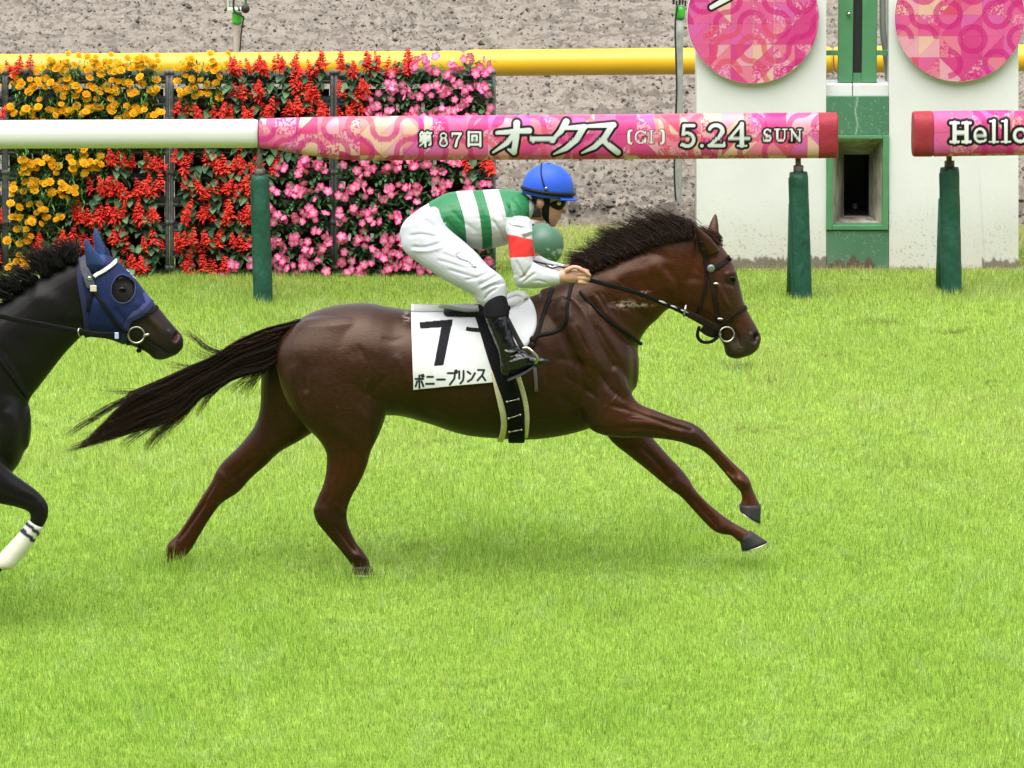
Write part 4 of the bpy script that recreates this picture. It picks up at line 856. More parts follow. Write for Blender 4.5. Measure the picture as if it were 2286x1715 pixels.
# ------------------------------------------------------------------ slim poles with green caps, dome housing
M['pole'] = mat('grey_pole', (.30, .31, .28), .5, noise=(20, .15)); M['cap'] = mat('green_cap', (.05, .40, .03), .45); M['bracket'] = mat('pale_green_bracket', (.42, .62, .38), .5)
def pole(name, pts, Yp, half, cap, label, m, gear):
    e_ = empty(name); P = np.array([at(x, y, Yp) for x, y in pts]); r = half * K * np.linalg.norm(P[0] - CAMP) / FPX
    V_, F_ = tube(catmull(P, 6), r, 14); MB().add(V_, F_).build('pole_tube', m, e_)
    a = at(cap[0], cap[1], Yp); b = at(cap[0], cap[2], Yp); k = np.linspace(0, 1, 5)[:, None]; V_, F_ = tube(a * (1 - k) + b * k, r * np.array((1.4, 1.45, 1.45, 1.4, 1.25)), 14); MB().add(V_, F_).build('cap', M['cap'], e_)
    gear(e_, r); tag(e_, label, 'pole', 'slim equipment poles'); return e_
def gear_l(e_, r):
    Yp = 13.9
    b_ = MB(); bar(b_, 492, 527, 20, 25, Yp - .06, .12); b_.build('tray', M['bracket'], e_, smooth=False, bevel=.004)
    b_ = MB(); bar(b_, 490, 493.5, -20, 24, Yp - .05, .03); b_.build('upright', M['bracket'], e_, smooth=False)
    b_ = MB(); bar(b_, 528, 533, -20, 18, Yp - .05, .03); b_.build('upright', mat('dark_green_upright', (.03, .13, .03), .5), e_, smooth=False)
    V_, F_ = ellipsoid(at(530, 19, Yp - .06), (.033, .03, .035)); MB().add(V_, F_).build('knob', M['dark'], e_)
    V_, F_ = tube(catmull([at(505, -10, Yp - .07), at(505, 22, Yp - .07), at(518, 32, Yp - .07), at(527, 38, Yp - .07)], 4), .008, 6); MB().add(V_, F_).build('microphone_cable', M['dark'], e_)
    V_, F_ = tube(catmull([at(527, 38, Yp - .07), at(524, 50, Yp - .06), at(521, 72, Yp - .05), at(518, 110, Yp - .05)], 4), .006, 6); MB().add(V_, F_).build('thin_cable', M['dark'], e_)
    V_, F_ = tube([at(514, 10, Yp - .07), at(517, 24, Yp - .07)], .007, 6); MB().add(V_, F_).build('stay', M['iron'], e_)
pole('equipment_pole', [(512, 40), (511.5, 130), (511, 420)], 13.9, 7.6, (512, 27, 52), 'beige pole with a green cap rising behind the flower racks', mat('beige_pole', (.36, .33, .28), .6, noise=(20, .12)), gear_l)
def gear_r(e_, r):
    Yp = 12.35
    mb = MB()
    for (x0, x1, y0, y1) in ((1452, 1457, -6, 10), (1459, 1463, 2, 13), (1465, 1470, -6, 12), (1472, 1476, -6, 11), (1478, 1482, 2, 14)):
        bar(mb, x0, x1, y0, y1, Yp - .04, .03)
    bar(mb, 1448, 1484, -12, -2, Yp - .03, .05); mb.build('sensor_head', M['dark'], e_, smooth=False, bevel=.003)
    V_, F_ = tube(catmull([at(1463, 10, Yp - .05), at(1458, 60, Yp - .05), at(1461, 180, Yp - .06), at(1459, 260, Yp - .05), at(1456, 360, Yp - .06), at(1459, 430, Yp - .06), at(1468, 492, Yp - .06)], 6), .007, 6); MB().add(V_, F_).build('cable', M['dark'], e_)
pole('equipment_pole', [(1468, 38), (1466, 250), (1463, 505)], 12.35, 7.8, (1468.5, 14, 41), 'grey pole with green cap beside the white finish post', M['pole'], gear_r)
# green scuffed dome
M['dome'] = mat('scuffed_green_dome', attr='col', rough=.45, bump=(20, .08, .01))
Ydm = ground_Y(588); cD = at(1172, 530, Ydm); rD = 46 * K * np.linalg.norm(cD - CAMP) / FPX
de = empty('dome_housing')
V_, F_ = ellipsoid(cD, (rD * .98, rD * .98, rD * 1.04), None, 48, 40); P = survey(V_)
c = np.broadcast_to(np.array((.055, .135, .085)), (len(V_), 3)).copy()
s_ = (fbm(P[:, 0] / 4, P[:, 1] / 4, 3, 3) > .62) & (P[:, 1] > 535) & (P[:, 1] < 560); c[s_] = (.32, .42, .36)
MB().add(V_, F_, c).build('shell', M['dome'], de)
a = np.linspace(R(200), R(340), 30); V_, F_ = tube(np.stack([cD[0] + rD * 1.0 * np.cos(a), cD[1] - rD * .10 + 0 * a, cD[2] - rD * 1.06 * np.sin(a) * .86 - rD * .0], 1), .003, 6); MB().add(V_, F_).build('seam', M['dark'], de)
V_, F_ = tube([(cD[0], cD[1], cD[2] - rD * .8), (cD[0], cD[1], -.02)], rD * .55, 20); MB().add(V_, F_).build('base', M['dark'], de)
tag(de, 'scuffed dark green dome seen between jockey\'s chest and horse\'s mane', 'housing')
# ------------------------------------------------------------------ flower racks
YR = ground_Y(594); sc = np.linalg.norm(at(500, 400, YR) - CAMP) / FPX * K        # metres per survey unit at the racks
M['rack'] = mat('grey_rack_pipe', (.11, .12, .125), .5, noise=(30, .3)); M['tray'] = mat('black_planter', (.018, .018, .018), .7, noise=(30, .3)); M['pot'] = mat('dark_pot', (.022, .018, .016), .7)
M['marigold'] = mat('marigold_petals', attr='col', rough=.65, spec=.1, trans=.15); M['salvia'] = mat('salvia_petals', attr='col', rough=.65, spec=.1, trans=.15); M['vinca'] = mat('vinca_petals', attr='col', rough=.6, spec=.1, trans=.15)
M['leaf'] = mat('leaf', attr='col', rough=.5, spec=.2, trans=.12); M['peg'] = mat('white_label', (.7, .7, .68), .6)
fr_ = np.random.default_rng(21)
def petal_disc(c, nrm, r, n, cup, colin, colout, lobes=0, rr=None):
    """flat-ish flower of n broad petals"""
    rr = rr or fr_; nrm = np.array(nrm) / np.linalg.norm(nrm); a = np.cross(nrm, (0.1, .2, 1)); a /= np.linalg.norm(a); b = np.cross(nrm, a)
    V_ = [np.array(c)]; col = [colin]; F_ = []
    ph = rr.uniform(0, 6.28)
    for k in range(n):
        t0 = ph + k * 2 * math.pi / n; hw = math.pi / n * 1.02
        for (dt, rad, up) in ((-hw, .55, .1), (-hw * .75, 1.0, cup), (0, 1.06, cup * 1.2), (hw * .75, 1.0, cup), (hw, .55, .1)):
            V_.append(c + r * rad * (a * math.cos(t0 + dt) + b * math.sin(t0 + dt)) + nrm * r * up + nrm * r * .05 * (k % 2)); col.append(colout)
        i = 1 + k * 5; F_ += [(0, i, i + 1), (0, i + 1, i + 2), (0, i + 2, i + 3), (0, i + 3, i + 4)]
    return np.array(V_), np.array(F_), np.array(col)
def marigold_mesh(i):
    mb = MB(); r = .030; o = fr_.uniform(.55, 1); ca = np.array((.70, .25, .006)) * o + np.array((.72, .38, .01)) * (1 - o); cb = np.array((.80, .44, .015))
    for k, (rr_, h, n) in enumerate(((1.0, 0, 8), (.8, .25, 7), (.55, .45, 6), (.32, .6, 5))):
        nr = np.array((fr_.normal(0, .12), -.75 + fr_.normal(0, .1), .66)); nr /= np.linalg.norm(nr); c = nr * h * r
        V_, F_, col = petal_disc(c, nr, r * rr_, n, fr_.uniform(.15, .4), ca * .8, cb if k < 2 else ca); mb.add(V_, F_, col)
    return mb.mesh('marigold_blossom', False)
def salvia_mesh(i):
    mb = MB(); Hs = fr_.uniform(.085, .13); reds = (np.array((.74, .045, .035)), np.array((.80, .085, .045)), np.array((.60, .022, .022)))
    nw = 7
    for k in range(nw):
        z = Hs * k / nw; rad = .036 * (1 - (k / nw) ** 1.4) + .006
        for j in range(6):
            a = j * 1.05 + k * .5 + fr_.normal(0, .15); d = np.array((math.cos(a), math.sin(a), -.25 + fr_.normal(0, .25))); L = rad * fr_.uniform(.8, 1.3); w_ = .0085 * fr_.uniform(.8, 1.3)
            s = np.array((-math.sin(a), math.cos(a), .3)) * w_; p0 = np.array((0, 0, z)); p1 = p0 + d * L
            up = np.array((0, 0, w_ * .9)); col = reds[fr_.choice(3, p=(.55, .3, .15))]
            mb.add([p0, p0 + d * L * .5 + s, p1 + up * .3, p0 + d * L * .5 - s, p0 + d * L * .55 + up], np.array([(0, 1, 4), (1, 2, 4), (2, 3, 4), (3, 0, 4)]), col)
    V_, F_ = tube([(0, 0, -.05), (0, 0, Hs + .008)], (.003, .0015), 5); mb.add(V_, F_, np.array((.35, .02, .02)))
    return mb.mesh('salvia_spike', False)
def vinca_mesh(i):
    mb = MB(); k = fr_.uniform(0, 1); c = np.array((.74, .024, .20)) * k + np.array((.80, .060, .27)) * (1 - k)
    nr = np.array((fr_.normal(0, .3), -1, .25 + fr_.normal(0, .25))); V_, F_, col = petal_disc(np.zeros(3), nr, .030, 5, .06, np.array((.8, .5, .62)), c); col[1:] *= fr_.uniform(.9, 1.1, (len(col) - 1, 1)); mb.add(V_, F_, col)
    n_ = nr / np.linalg.norm(nr); V_, F_ = ellipsoid(n_ * .002, (.0035,) * 3, None, 6, 4); mb.add(V_, F_, np.array((.8, .62, .66)))
    return mb.mesh('vinca_blossom', False)
def leaf_mesh(L, wd, col, fold=.25, pts=5):
    """pointed leaf growing along +X, face up"""
    t = np.linspace(0, 1, pts); w_ = wd * np.sin(np.pi * np.clip(t * .93 + .05, 0, 1)) ** .8 * (1 - .25 * t); z = -.30 * L * t ** 2
    V_ = []; F_ = []
    for k in range(pts): V_ += [(t[k] * L, -w_[k], z[k] + fold * w_[k]), (t[k] * L, 0, z[k]), (t[k] * L, w_[k], z[k] + fold * w_[k])]
    for k in range(pts - 1):
        i = k * 3; F_ += [(i, i + 1, i + 4, i + 3), (i + 1, i + 2, i + 5, i + 4)]
    V_ = np.array(V_); c = np.broadcast_to(col, (len(V_), 3)).copy(); c[1::3] *= 1.35
    return V_, np.array(F_), c
def feathery_mesh(i):
    """foliage of a marigold: many narrow leaflets"""
    mb = MB()
    for k in range(70):
        L = fr_.uniform(.03, .06); col = np.array((.055, .135, .03)) * fr_.uniform(.5, 1.7) + np.array((.01, .01, 0)); V_, F_, c = leaf_mesh(L, .0055, col, .2, 3)
        V_ = V_ @ np.array(Matrix.Rotation(fr_.uniform(-.9, .9), 3, 'Y')).T @ np.array(Matrix.Rotation(fr_.uniform(0, 6.28), 3, 'Z')).T
        V_ = V_ + (fr_.uniform(-.085, .085), fr_.uniform(-.05, .05), fr_.uniform(-.07, .06)); mb.add(V_, F_, c)
    return mb.mesh('marigold_foliage', False)
MG = [marigold_mesh(i) for i in range(6)]; SV = [salvia_mesh(i) for i in range(6)]; VC = [vinca_mesh(i) for i in range(8)]; FE = [feathery_mesh(i) for i in range(4)]
def lm(L, w_, col): V_, F_, c = leaf_mesh(L, w_, np.array(col)); return MB().add(V_, F_, c).mesh('leaf', False)
LS = [lm(.074, .031, (.075, .145, .075)), lm(.066, .028, (.05, .11, .05)), lm(.082, .033, (.10, .18, .085)), lm(.066, .028, (.035, .08, .038))]
LV = [lm(.050, .015, (.045, .115, .04)), lm(.044, .014, (.065, .155, .05)), lm(.050, .015, (.028, .075, .026))]
def vinca_foliage(i):
    mb = MB()
    for k in range(60):
        V_, F_, c = leaf_mesh(fr_.uniform(.038, .056), .015, np.array([(.045, .115, .04), (.065, .155, .05), (.028, .075, .026)][k % 3]), .25, 4)
        V_ = V_ @ np.array(Matrix.Rotation(fr_.uniform(-.3, .8), 3, 'Y')).T @ np.array(Matrix.Rotation(fr_.uniform(math.pi * .9, 2.1 * math.pi), 3, 'Z')).T
        mb.add(V_ + (fr_.uniform(-.10, .10), fr_.uniform(-.05, .01), fr_.uniform(-.11, .06)), F_, c)
    return mb.mesh('vinca_foliage', False)
VF = [vinca_foliage(i) for i in range(5)]
for g_, m_ in ((VF, 'leaf'), (MG, 'marigold'), (SV, 'salvia'), (VC, 'vinca'), (FE, 'leaf'), (LS, 'leaf'), (LV, 'leaf')):
    for x_ in g_: x_.materials.append(M[m_])
potm = MB(); V_, F_ = tube([(0, .0, -.10), (0, -.01, -.05), (0, -.02, -.005)], (.040, .046, .052), 12); potm.add(V_, F_); potm = potm.mesh('pot'); potm.materials.append(M['pot'])
pegm = MB().box((0, 0, 0), (.011, .0015, .026)).mesh('plant_label', False); pegm.materials.append(M['peg'])
def inst(name, me_, parent, loc, rot=(0, 0, 0), s=1.0):
    o = bpy.data.objects.new(name, me_); C.objects.link(o); o.parent = parent; o.location = loc; o.rotation_euler = rot; o.scale = (s, s, s); return o
ROWS = [138, 188, 238, 292, 348, 404, 460, 515, 564]
RACKS = [(-330, 4, 'rack at the left edge'), (18, 357, 'first full rack'), (375, 713, 'second rack'), (730, 1062, 'third rack')]
def kind_at(x, row):
    y = ROWS[row]
    if x < 8: return 'marigold' if row in (0, 1, 5, 7) else 'salvia'
    if x < 365:
        lim = [None, 999, 999, 999, 235, 205, 150, 100, 70][row]
        if row == 0: return 'salvia' if x < 80 else 'marigold'
        return 'marigold' if x < lim else 'salvia'
    if x < 720:
        if row <= 1: return 'marigold' if x < 480 else 'salvia'
        if row == 2: return 'marigold' if x < 395 else 'salvia'
        return 'salvia' if x < [0, 0, 0, 640, 600, 575, 545, 530, 495][row] else 'vinca'
    if row == 0: return 'salvia' if x < 910 else 'vinca'
    if row <= 2: return 'salvia' if x < [0, 815, 790][row] else 'vinca'
    if row in (4,) and x > 1010: return 'salvia'
    return 'vinca'
ORD = ['first', 'second', 'third', 'fourth', 'fifth', 'sixth', 'seventh', 'eighth', 'ninth']
def plant(x, y, kind, label):
    p = at(x, y + 14, YR); e_ = bpy.data.objects.new({'marigold': 'marigold_plant', 'salvia': 'salvia_plant', 'vinca': 'vinca_plant'}[kind], None); C.objects.link(e_); e_.location = p
    g = fr_; inst('pot', potm, e_, (0, .02, 0))
    if kind == 'marigold':
        inst('foliage', FE[g.integers(4)], e_, (0, -.02, .03), (0, 0, g.uniform(0, 6.28))); inst('foliage', FE[g.integers(4)], e_, (g.uniform(-.03, .03), -.045, -.06), (0, 0, g.uniform(0, 6.28))); inst('foliage', FE[g.integers(4)], e_, (g.uniform(-.03, .03), -.04, .0), (0, 0, g.uniform(0, 6.28)))
        for k in range(g.integers(9, 13)):
            inst('blossom', MG[g.integers(6)], e_, (g.uniform(-.095, .095), -.055 - abs(g.normal(0, .025)), .045 + g.normal(0, .038)), (0, g.normal(0, .25), g.normal(0, .3)), g.uniform(.7, 1.12))
    elif kind == 'salvia':
        for k in range(23):
            a = g.uniform(math.pi, 2 * math.pi) if k < 20 else g.uniform(0, math.pi)
            inst('leaf', LS[g.integers(4)], e_, (g.uniform(-.06, .06), -.025 + g.uniform(-.02, .02), g.uniform(-.10, .07)), (g.normal(0, .3), g.uniform(.0, .85), a), g.uniform(.75, 1.15))
        for k in range(g.integers(4, 7)):
            inst('blossom', SV[g.integers(6)], e_, (g.uniform(-.09, .09), -.045 - abs(g.normal(0, .025)), .0 + g.uniform(-.03, .05)), (g.normal(.25, .2), g.normal(0, .18), g.uniform(0, 6.28)), g.uniform(.78, 1.12))
    else:
        inst('foliage', VF[g.integers(5)], e_, (0, -.01, 0), (0, 0, g.normal(0, .2)), g.uniform(.95, 1.1))
        for k in range(g.integers(8, 13)):
            inst('blossom', VC[g.integers(8)], e_, (g.uniform(-.10, .10), -.065 - abs(g.normal(0, .02)), .03 + g.normal(0, .036)), (g.normal(0, .3), g.uniform(0, 6.28), g.normal(0, .3)), g.uniform(.75, 1.15))
        if g.random() < .75: inst('plant_label', pegm, e_, (g.uniform(-.07, .07), -.03, .065), (g.normal(-.2, .1), g.normal(0, .15), 0), g.uniform(.8, 1.2))
    word = {'marigold': 'orange marigold', 'salvia': 'red salvia', 'vinca': 'pink periwinkle'}[kind]
    tag(e_, '%s plant, %s' % (word, label), 'flower', 'potted flowers in the racks'); return e_
for ri, (x0, x1, rn) in enumerate(RACKS):
    rk = empty('flower_rack')
    ytop, ybot = 152, 592
    for xx in (x0 - 4, x1 + 4):
        V_, F_ = tube(catmull([at(xx, ytop, YR + .03), at(xx, 360, YR + .03), at(xx, ybot + 3, YR + .03)], 4), 4.6 * sc, 10); MB().add(V_, F_).build('upright', M['rack'], rk)
        V_, F_ = tube([at(xx, ytop + 2, YR + .03), at(xx, ytop + 2, YR + .33)], 4.2 * sc, 10); MB().add(V_, F_).build('top_return', M['rack'], rk)
        for jy in (ytop + 4, 258, 372, 480, 578):
            V_, F_ = tube([at(xx, jy - 5, YR + .03), at(xx, jy + 5, YR + .03)], 5.8 * sc, 10); MB().add(V_, F_).build('joint_sleeve', M['rack'], rk)
        V_, F_ = tube([at(xx, ytop + 6, YR + .33), at(xx, ybot, YR + .33)], 4.4 * sc, 10); MB().add(V_, F_).build('rear_upright', M['rack'], rk)
    for row in ROWS:
        mb = MB(); a = at(x0, row + 24, YR + .03); b = at(x1, row + 24, YR + .03); mb.box((a + b) / 2 + (0, .06, -.03), ((b[0] - a[0]) / 2, .075, .030)); mb.build('planter_tray', M['tray'], rk, smooth=False, bevel=.006)
        V_, F_ = tube([at(x0, row + 37, YR + .02), at(x1, row + 37, YR + .02)], 2.4 * sc, 8); MB().add(V_, F_).build('cross_pipe', M['rack'], rk)
    mb = MB(); a = at(x0, ytop + 40, YR + .17); b = at(x1, ybot, YR + .17); mb.box((a + b) / 2, ((b[0] - a[0]) / 2, .006, (a[2] - b[2]) / 2)); mb.build('back_board', M['tray'], rk, smooth=False)
    tag(rk, ['grey pipe flower rack cut off by the left edge', 'grey pipe flower rack with mostly marigolds, left of the pair of red ones', 'grey pipe flower rack of red salvia, behind the green padded post', 'grey pipe flower rack of pink flowers, behind the jockey'][ri], 'flower rack', 'flower racks')
    npl = 6 if ri else 6
    for r_i, row in enumerate(ROWS):
        for k in range(npl):
            x = x0 + 8 + (k + .5) / npl * (x1 - x0 - 16) + fr_.normal(0, 3)
            if x < -340: continue
            kd = kind_at(x, r_i)
            plant(x, row + fr_.normal(0, 2.5), kd, '%s row of the %s, %s from its left' % (('top' if r_i == 0 else ORD[r_i]), rn, ORD[k]))
# ------------------------------------------------------------------ tack on the bay horse
# number cloth
def cloth_grid(bvh, TL, TR, BL, BR, nu, nv, off, bow=0):
    u = np.linspace(0, 1, nu); v = np.linspace(0, 1, nv); G = np.zeros((nv, nu, 3)); Pp = np.zeros((nv, nu, 2))
    for j in range(nv):
        for i in range(nu):
            a = np.array(TL) * (1 - u[i]) + np.array(TR) * u[i]; b = np.array(BL) * (1 - u[i]) + np.array(BR) * u[i]; p = a * (1 - v[j]) + b * v[j] + np.array((0, bow * 4 * u[i] * (1 - u[i]) * (1 - v[j])))
            q, n_ = on_surf(bvh, p[0], p[1], off, -.05); G[j, i] = q; Pp[j, i] = p
    for _ in range(3): G[1:-1, 1:-1] = (G[:-2, 1:-1] + G[2:, 1:-1] + G[1:-1, :-2] + G[1:-1, 2:] + 4 * G[1:-1, 1:-1]) / 8
    return G, Pp
def grid_obj(name, G, col, m, parent, thick=.006):
    nv, nu, _ = G.shape; i = (np.arange(nv - 1)[:, None] * nu + np.arange(nu - 1)[None]).ravel(); F_ = np.stack([i, i + nu, i + nu + 1, i + 1], -1)
    gm = mesh_np(name, G.reshape(-1, 3), F_); set_col(gm, col); o = link(name, gm, m, parent)
    s = o.modifiers.new('thickness', 'SOLIDIFY'); s.thickness = thick; s.offset = -1; return o
G, Pp = cloth_grid(HB, (887, 679), (1034, 678), (893, 840), (1077, 824), 170, 150, .013)
x, y = Pp[..., 0].ravel(), Pp[..., 1].ravel(); c = np.broadcast_to(np.array((.62, .63, .64)), (len(x), 3)).copy()
def half(x1, y1, x2, y2): return (x2 - x1) * (y - y1) - (y2 - y1) * (x - x1) > 0
m_ = (half(905, 700, 978, 694) & half(978, 694, 976, 709) & half(976, 709, 907, 714) & half(907, 714, 905, 700)) | (half(957, 698, 978, 696) & half(978, 694, 958, 789) & half(958, 789, 938, 791) & half(937, 791, 955, 698)); c[m_] = (.012, .012, .016)
kan = ['bo', 'ni', 'dash', 'pu', 'ri', 'n', 'su']; Sx = []
for i, (kx, ky, kw, kh) in enumerate(((896, 809, 20, 28), (920, 808, 18, 24), (944, 806, 17, 26), (966, 801, 21, 30), (989, 800, 15, 28), (1008, 799, 19, 27), (1030, 796, 19, 27))): Sx += place(GL[kan[i]], kx, ky, kw, kh)
ink(c, x, y, [[(p[0], p[1], max(p[2] * 1.15, 4.8)) for p in st] for st in Sx], (.016, .016, .02))
ncl = empty('number_cloth'); tag(ncl, 'white number cloth with black 7 and katakana under the saddle', 'saddle cloth')
pad = np.where((x > 1050) & (y > 770), 1, 0)
grid_obj('near_panel', G, c, M['white_print'], ncl)
G2 = G[::6, ::6].copy(); G2[..., 1] *= -1
top = G[0, ::6]; ridge = top.copy(); ridge[:, 1] = 0; ridge[:, 2] += .016
arch = np.stack([G[3, ::6] + (0, -.002, .0), top, (top + ridge) / 2 + (0, 0, .012), ridge, ((top + ridge) / 2 + (0, 0, .012)) * (1, -1, 1), top * (1, -1, 1)], 0); arch = np.concatenate([arch, G2[1:]], 0)
grid_obj('over_back_panel', arch[1:], np.full((arch[1:].shape[0] * arch.shape[1], 3), .55), M['white_print'], ncl)
# saddle
sad = empty('racing_saddle'); tag(sad, 'small racing saddle with white pad, black girth and stirrups', 'saddle')
# white front pad
G, Pp = cloth_grid(HB, (1090, 648), (1160, 640), (1098, 752), (1160, 752), 40, 50, .03)
th = np.linspace(0, 2 * math.pi, 40, endpoint=False); rings = []; ctr = np.array((1112, 690)); outline = catmull([(1085, 640), (1105, 632), (1122, 628), (1140, 640), (1153, 660), (1159, 685), (1157, 710), (1146, 735), (1135, 750), (1115, 748), (1095, 720), (1085, 680)], 4)
def pad_mesh(bvh, outline, ctr, off, thick):
    rs = []
    for k, h in ((1.0, 0), (1.0, .5), (.97, .85), (.85, 1.0), (.6, 1.08), (.3, 1.1), (.03, 1.1)):
        ring = []
        for p in outline:
            q = ctr + (np.array(p) - ctr) * k; s_, n_ = on_surf(bvh, q[0], q[1], 0, -.06); ring.append(s_ + (n_ * .4 + np.array((0, -.6, 0))) * (off + thick * h))
        rs.append(ring)
    return ring_surface(np.array(rs))
V_, F_ = pad_mesh(HB, outline, ctr, -.01, .030); MB().add(V_, F_).build('front_pad', M['white_cloth'], sad)
V_, F_ = loft([(1088, 640, 1090, 672, 0, .10), (1110, 630, 1114, 664, 0, .10), (1132, 630, 1134, 652, 0, .07)], 20, e=2.4); MB().add(V_, F_).build('pommel_pad', M['white_cloth'], sad)
V_, F_ = loft([(960, 663, 960, 676, 0, .12), (1000, 664, 1000, 680, 0, .13), (1050, 660, 1050, 682, 0, .13), (1100, 645, 1100, 675, 0, .12)], 20); MB().add(V_, F_).build('seat', M['leather'], sad)
V_, F_ = tube(at(*(lambda q: (q[:, 0], q[:, 1]))(catmull([(947, 661), (965, 663), (990, 668), (1012, 671), (1034, 670)], 5)), -.10), .011, 8); MB().add(V_, F_).build('cantle_rim', mat('grey_rim', (.32, .33, .33), .45), sad)
mb = MB(); strap(mb, HB, [(1007, 714), (1020, 716), (1046, 717)], .022, .005, .016); mb.build('billet_strap', M['leather'], sad)
mb = MB(); strap(mb, HB, [(1038, 668), (1055, 720), (1072, 775), (1090, 825), (1106, 870), (1114, 910), (1115, 946)], .086, .008, .020, Yfall=-.05, sub=8); mb.build('girth', M['black_cloth'], sad)
mb = MB(); strap(mb, HB, [(1066, 800), (1073, 835), (1081, 870), (1088, 905), (1086, 930), (1080, 946)], .032, .006, .016, Yfall=-.03); mb.build('cream_overgirth', mat('cream_web', (.52, .47, .33), .8, noise=(40, .12)), sad)
mb = MB(); strap(mb, HB, [(1114, 800), (1125, 835), (1134, 870), (1137, 905), (1134, 938)], .026, .006, .016, Yfall=-.03); mb.build('cream_overgirth', mat('cream_web_b', (.52, .47, .33), .8, noise=(40, .12)), sad)
for (xa, ya, xb, yb) in ((1093, 862, 1117, 857), (1098, 893, 1121, 888), (1099, 922, 1124, 918)):
    mb = MB(); a, _ = on_surf(HB, xa, ya, .034); b, _ = on_surf(HB, xb, yb, .034); V_, F_ = tube([a, b], .003, 6); mb.add(V_, F_)
    for p in (a, b): V_, F_ = ellipsoid(p, (.007, .007, .007), None, 8, 6); mb.add(V_, F_)
    mb.build('girth_buckle', M['steel'], sad)
V_, F_ = ellipsoid(at(1117, 951, -.02), (.035, .03, .012)); MB().add(V_, F_).build('girth_ring', M['dark'], sad)
# stirrup (near): loop round the ball of the foot
lp = catmull([(1128, 752, -.46), (1140, 752, -.47), (1152, 762, -.48), (1161, 773, -.47), (1157, 783, -.45), (1140, 793, -.42)], 5)
V_, F_ = tube(at(lp[:, 0], lp[:, 1], lp[:, 2] + .02), .008, 8); MB().add(V_, F_).build('stirrup_iron', M['steel'], sad)
V_, F_ = loft([(1100, 816, 1096, 822, -.40, .05), (1130, 802, 1128, 809, -.40, .055), (1154, 786, 1152, 794, -.40, .05)], 12); MB().add(V_, F_).build('stirrup_tread', M['dark'], sad)
mb = MB(); strap(mb, None, [(1096, 690, -.37), (1112, 722, -.40), (1129, 753, -.44)], .026, .004, free=True); mb.build('stirrup_leather', M['leather'], sad)
# breastplate straps and neck strap
brs = empty('breastplate'); tag(brs, 'black breastplate straps round the bay horse\'s shoulder', 'harness')
for pts, wd_ in (([(1243, 600), (1232, 625), (1225, 660), (1224, 690), (1215, 705), (1195, 718), (1165, 724), (1150, 735)], .017), ([(1193, 625), (1182, 655), (1170, 690), (1160, 722), (1150, 738)], .021), ([(1252, 630), (1275, 655), (1305, 685), (1340, 710), (1372, 733), (1382, 742)], .016)):
    mb = MB(); strap(mb, HB, pts, wd_, .005, .004, Yfall=-.03); mb.build('strap', M['leather'], brs)
for (cx, cy, r_) in ((1150, 735, 8), (1147, 748, 9)):
    q, _ = on_surf(HB, cx, cy, .016); V_, F_ = ellipsoid(q, (.018, .012, .022), None, 12, 8); MB().add(V_, F_).build('keeper', M['brown_leather'], brs)
V_, F_ = ellipsoid(at(1383, 742, -.01), (.012, .02, .010)); MB().add(V_, F_).build('strap_knot', M['leather'], brs)
# loose strap end with steel tip hanging by the elbow
mb = MB(); strap(mb, HB, [(1148, 765), (1155, 805), (1157, 845)], .020, .004, .008); mb.build('hanging_strap', mat('violet_grey_strap', (.10, .075, .085), .6), brs)
q1, _ = on_surf(HB, 1150, 879, .010); q2, _ = on_surf(HB, 1163, 879, .010)
# ------------------------------------------------------------------ bridle
def ring_obj(mb, c, r, rad, nrm=(0, -1, 0), n=28, sx=1.0):
    a = np.arange(n + 1) / n * 2 * math.pi; nrm = np.array(nrm, float); nrm /= np.linalg.norm(nrm); u = np.cross(nrm, (0, 0, 1.0)); u /= np.linalg.norm(u); v = np.cross(u, nrm)
    V_, F_ = tube(np.array(c) + r * (np.cos(a)[:, None] * u * sx + np.sin(a)[:, None] * v), rad, 8, False); mb.add(V_, F_)
br = empty('bridle'); tag(br, 'brown leather bridle with steel bit ring on the bay horse', 'bridle', 'bridles')
def br_strap(parent, bvh, pts, wd, name, m, Yf=-.06, off=.003, thick=.005):
    mb = MB(); strap(mb, bvh, pts, wd, thick, off, Yfall=Yf); return mb.build(name, m, parent)
br_strap(br, HB, [(1534, 580), (1550, 574), (1566, 564), (1576, 556)], .034, 'browband', M['brown_leather'])
br_strap(br, HB, [(1518, 535), (1526, 560), (1532, 580), (1537, 605), (1541, 630), (1546, 660), (1550, 690)], .026, 'cheekpiece', M['brown_leather'])
br_strap(br, HB, [(1515, 520), (1519, 545), (1524, 580), (1522, 620), (1512, 660), (1500, 688)], .016, 'throat_strap', M['brown_leather'])
br_strap(br, HB, [(1558, 699), (1575, 690), (1590, 676), (1604, 668), (1610, 664)], .026, 'noseband', M['brown_leather'], Yf=-.02)
br_strap(br, HB, [(1552, 684), (1556, 705), (1560, 716)], .028, 'bit_strap', M['brown_leather'])
br_strap(br, HB, [(1558, 716), (1545, 720), (1530, 716), (1516, 706)], .05, 'curb_strap', M['brown_leather'], Yf=-.03)
q, n_ = on_surf(HB, 1535, 580, .010); V_, F_ = ellipsoid(q, (.021, .008, .021), None, 20, 8); MB().add(V_, F_).build('rosette', mat('pewter', (.20, .20, .22), .4, metal=.6), br)
mb = MB(); q, n_ = on_surf(HB, 1570, 719, .018, -.07); ring_obj(mb, q, .038, .0048, (.15, -1, .2)); mb.build('bit_ring', M['steel'], br)
for (px, py, w_) in ((1546, 613, .016), (1556, 687, .018), (1556, 720, .010)):
    q, n_ = on_surf(HB, px, py, .010); V_, F_ = ellipsoid(q, (w_, .005, .007), None, 10, 6); MB().add(V_, F_).build('buckle', M['steel'], br)
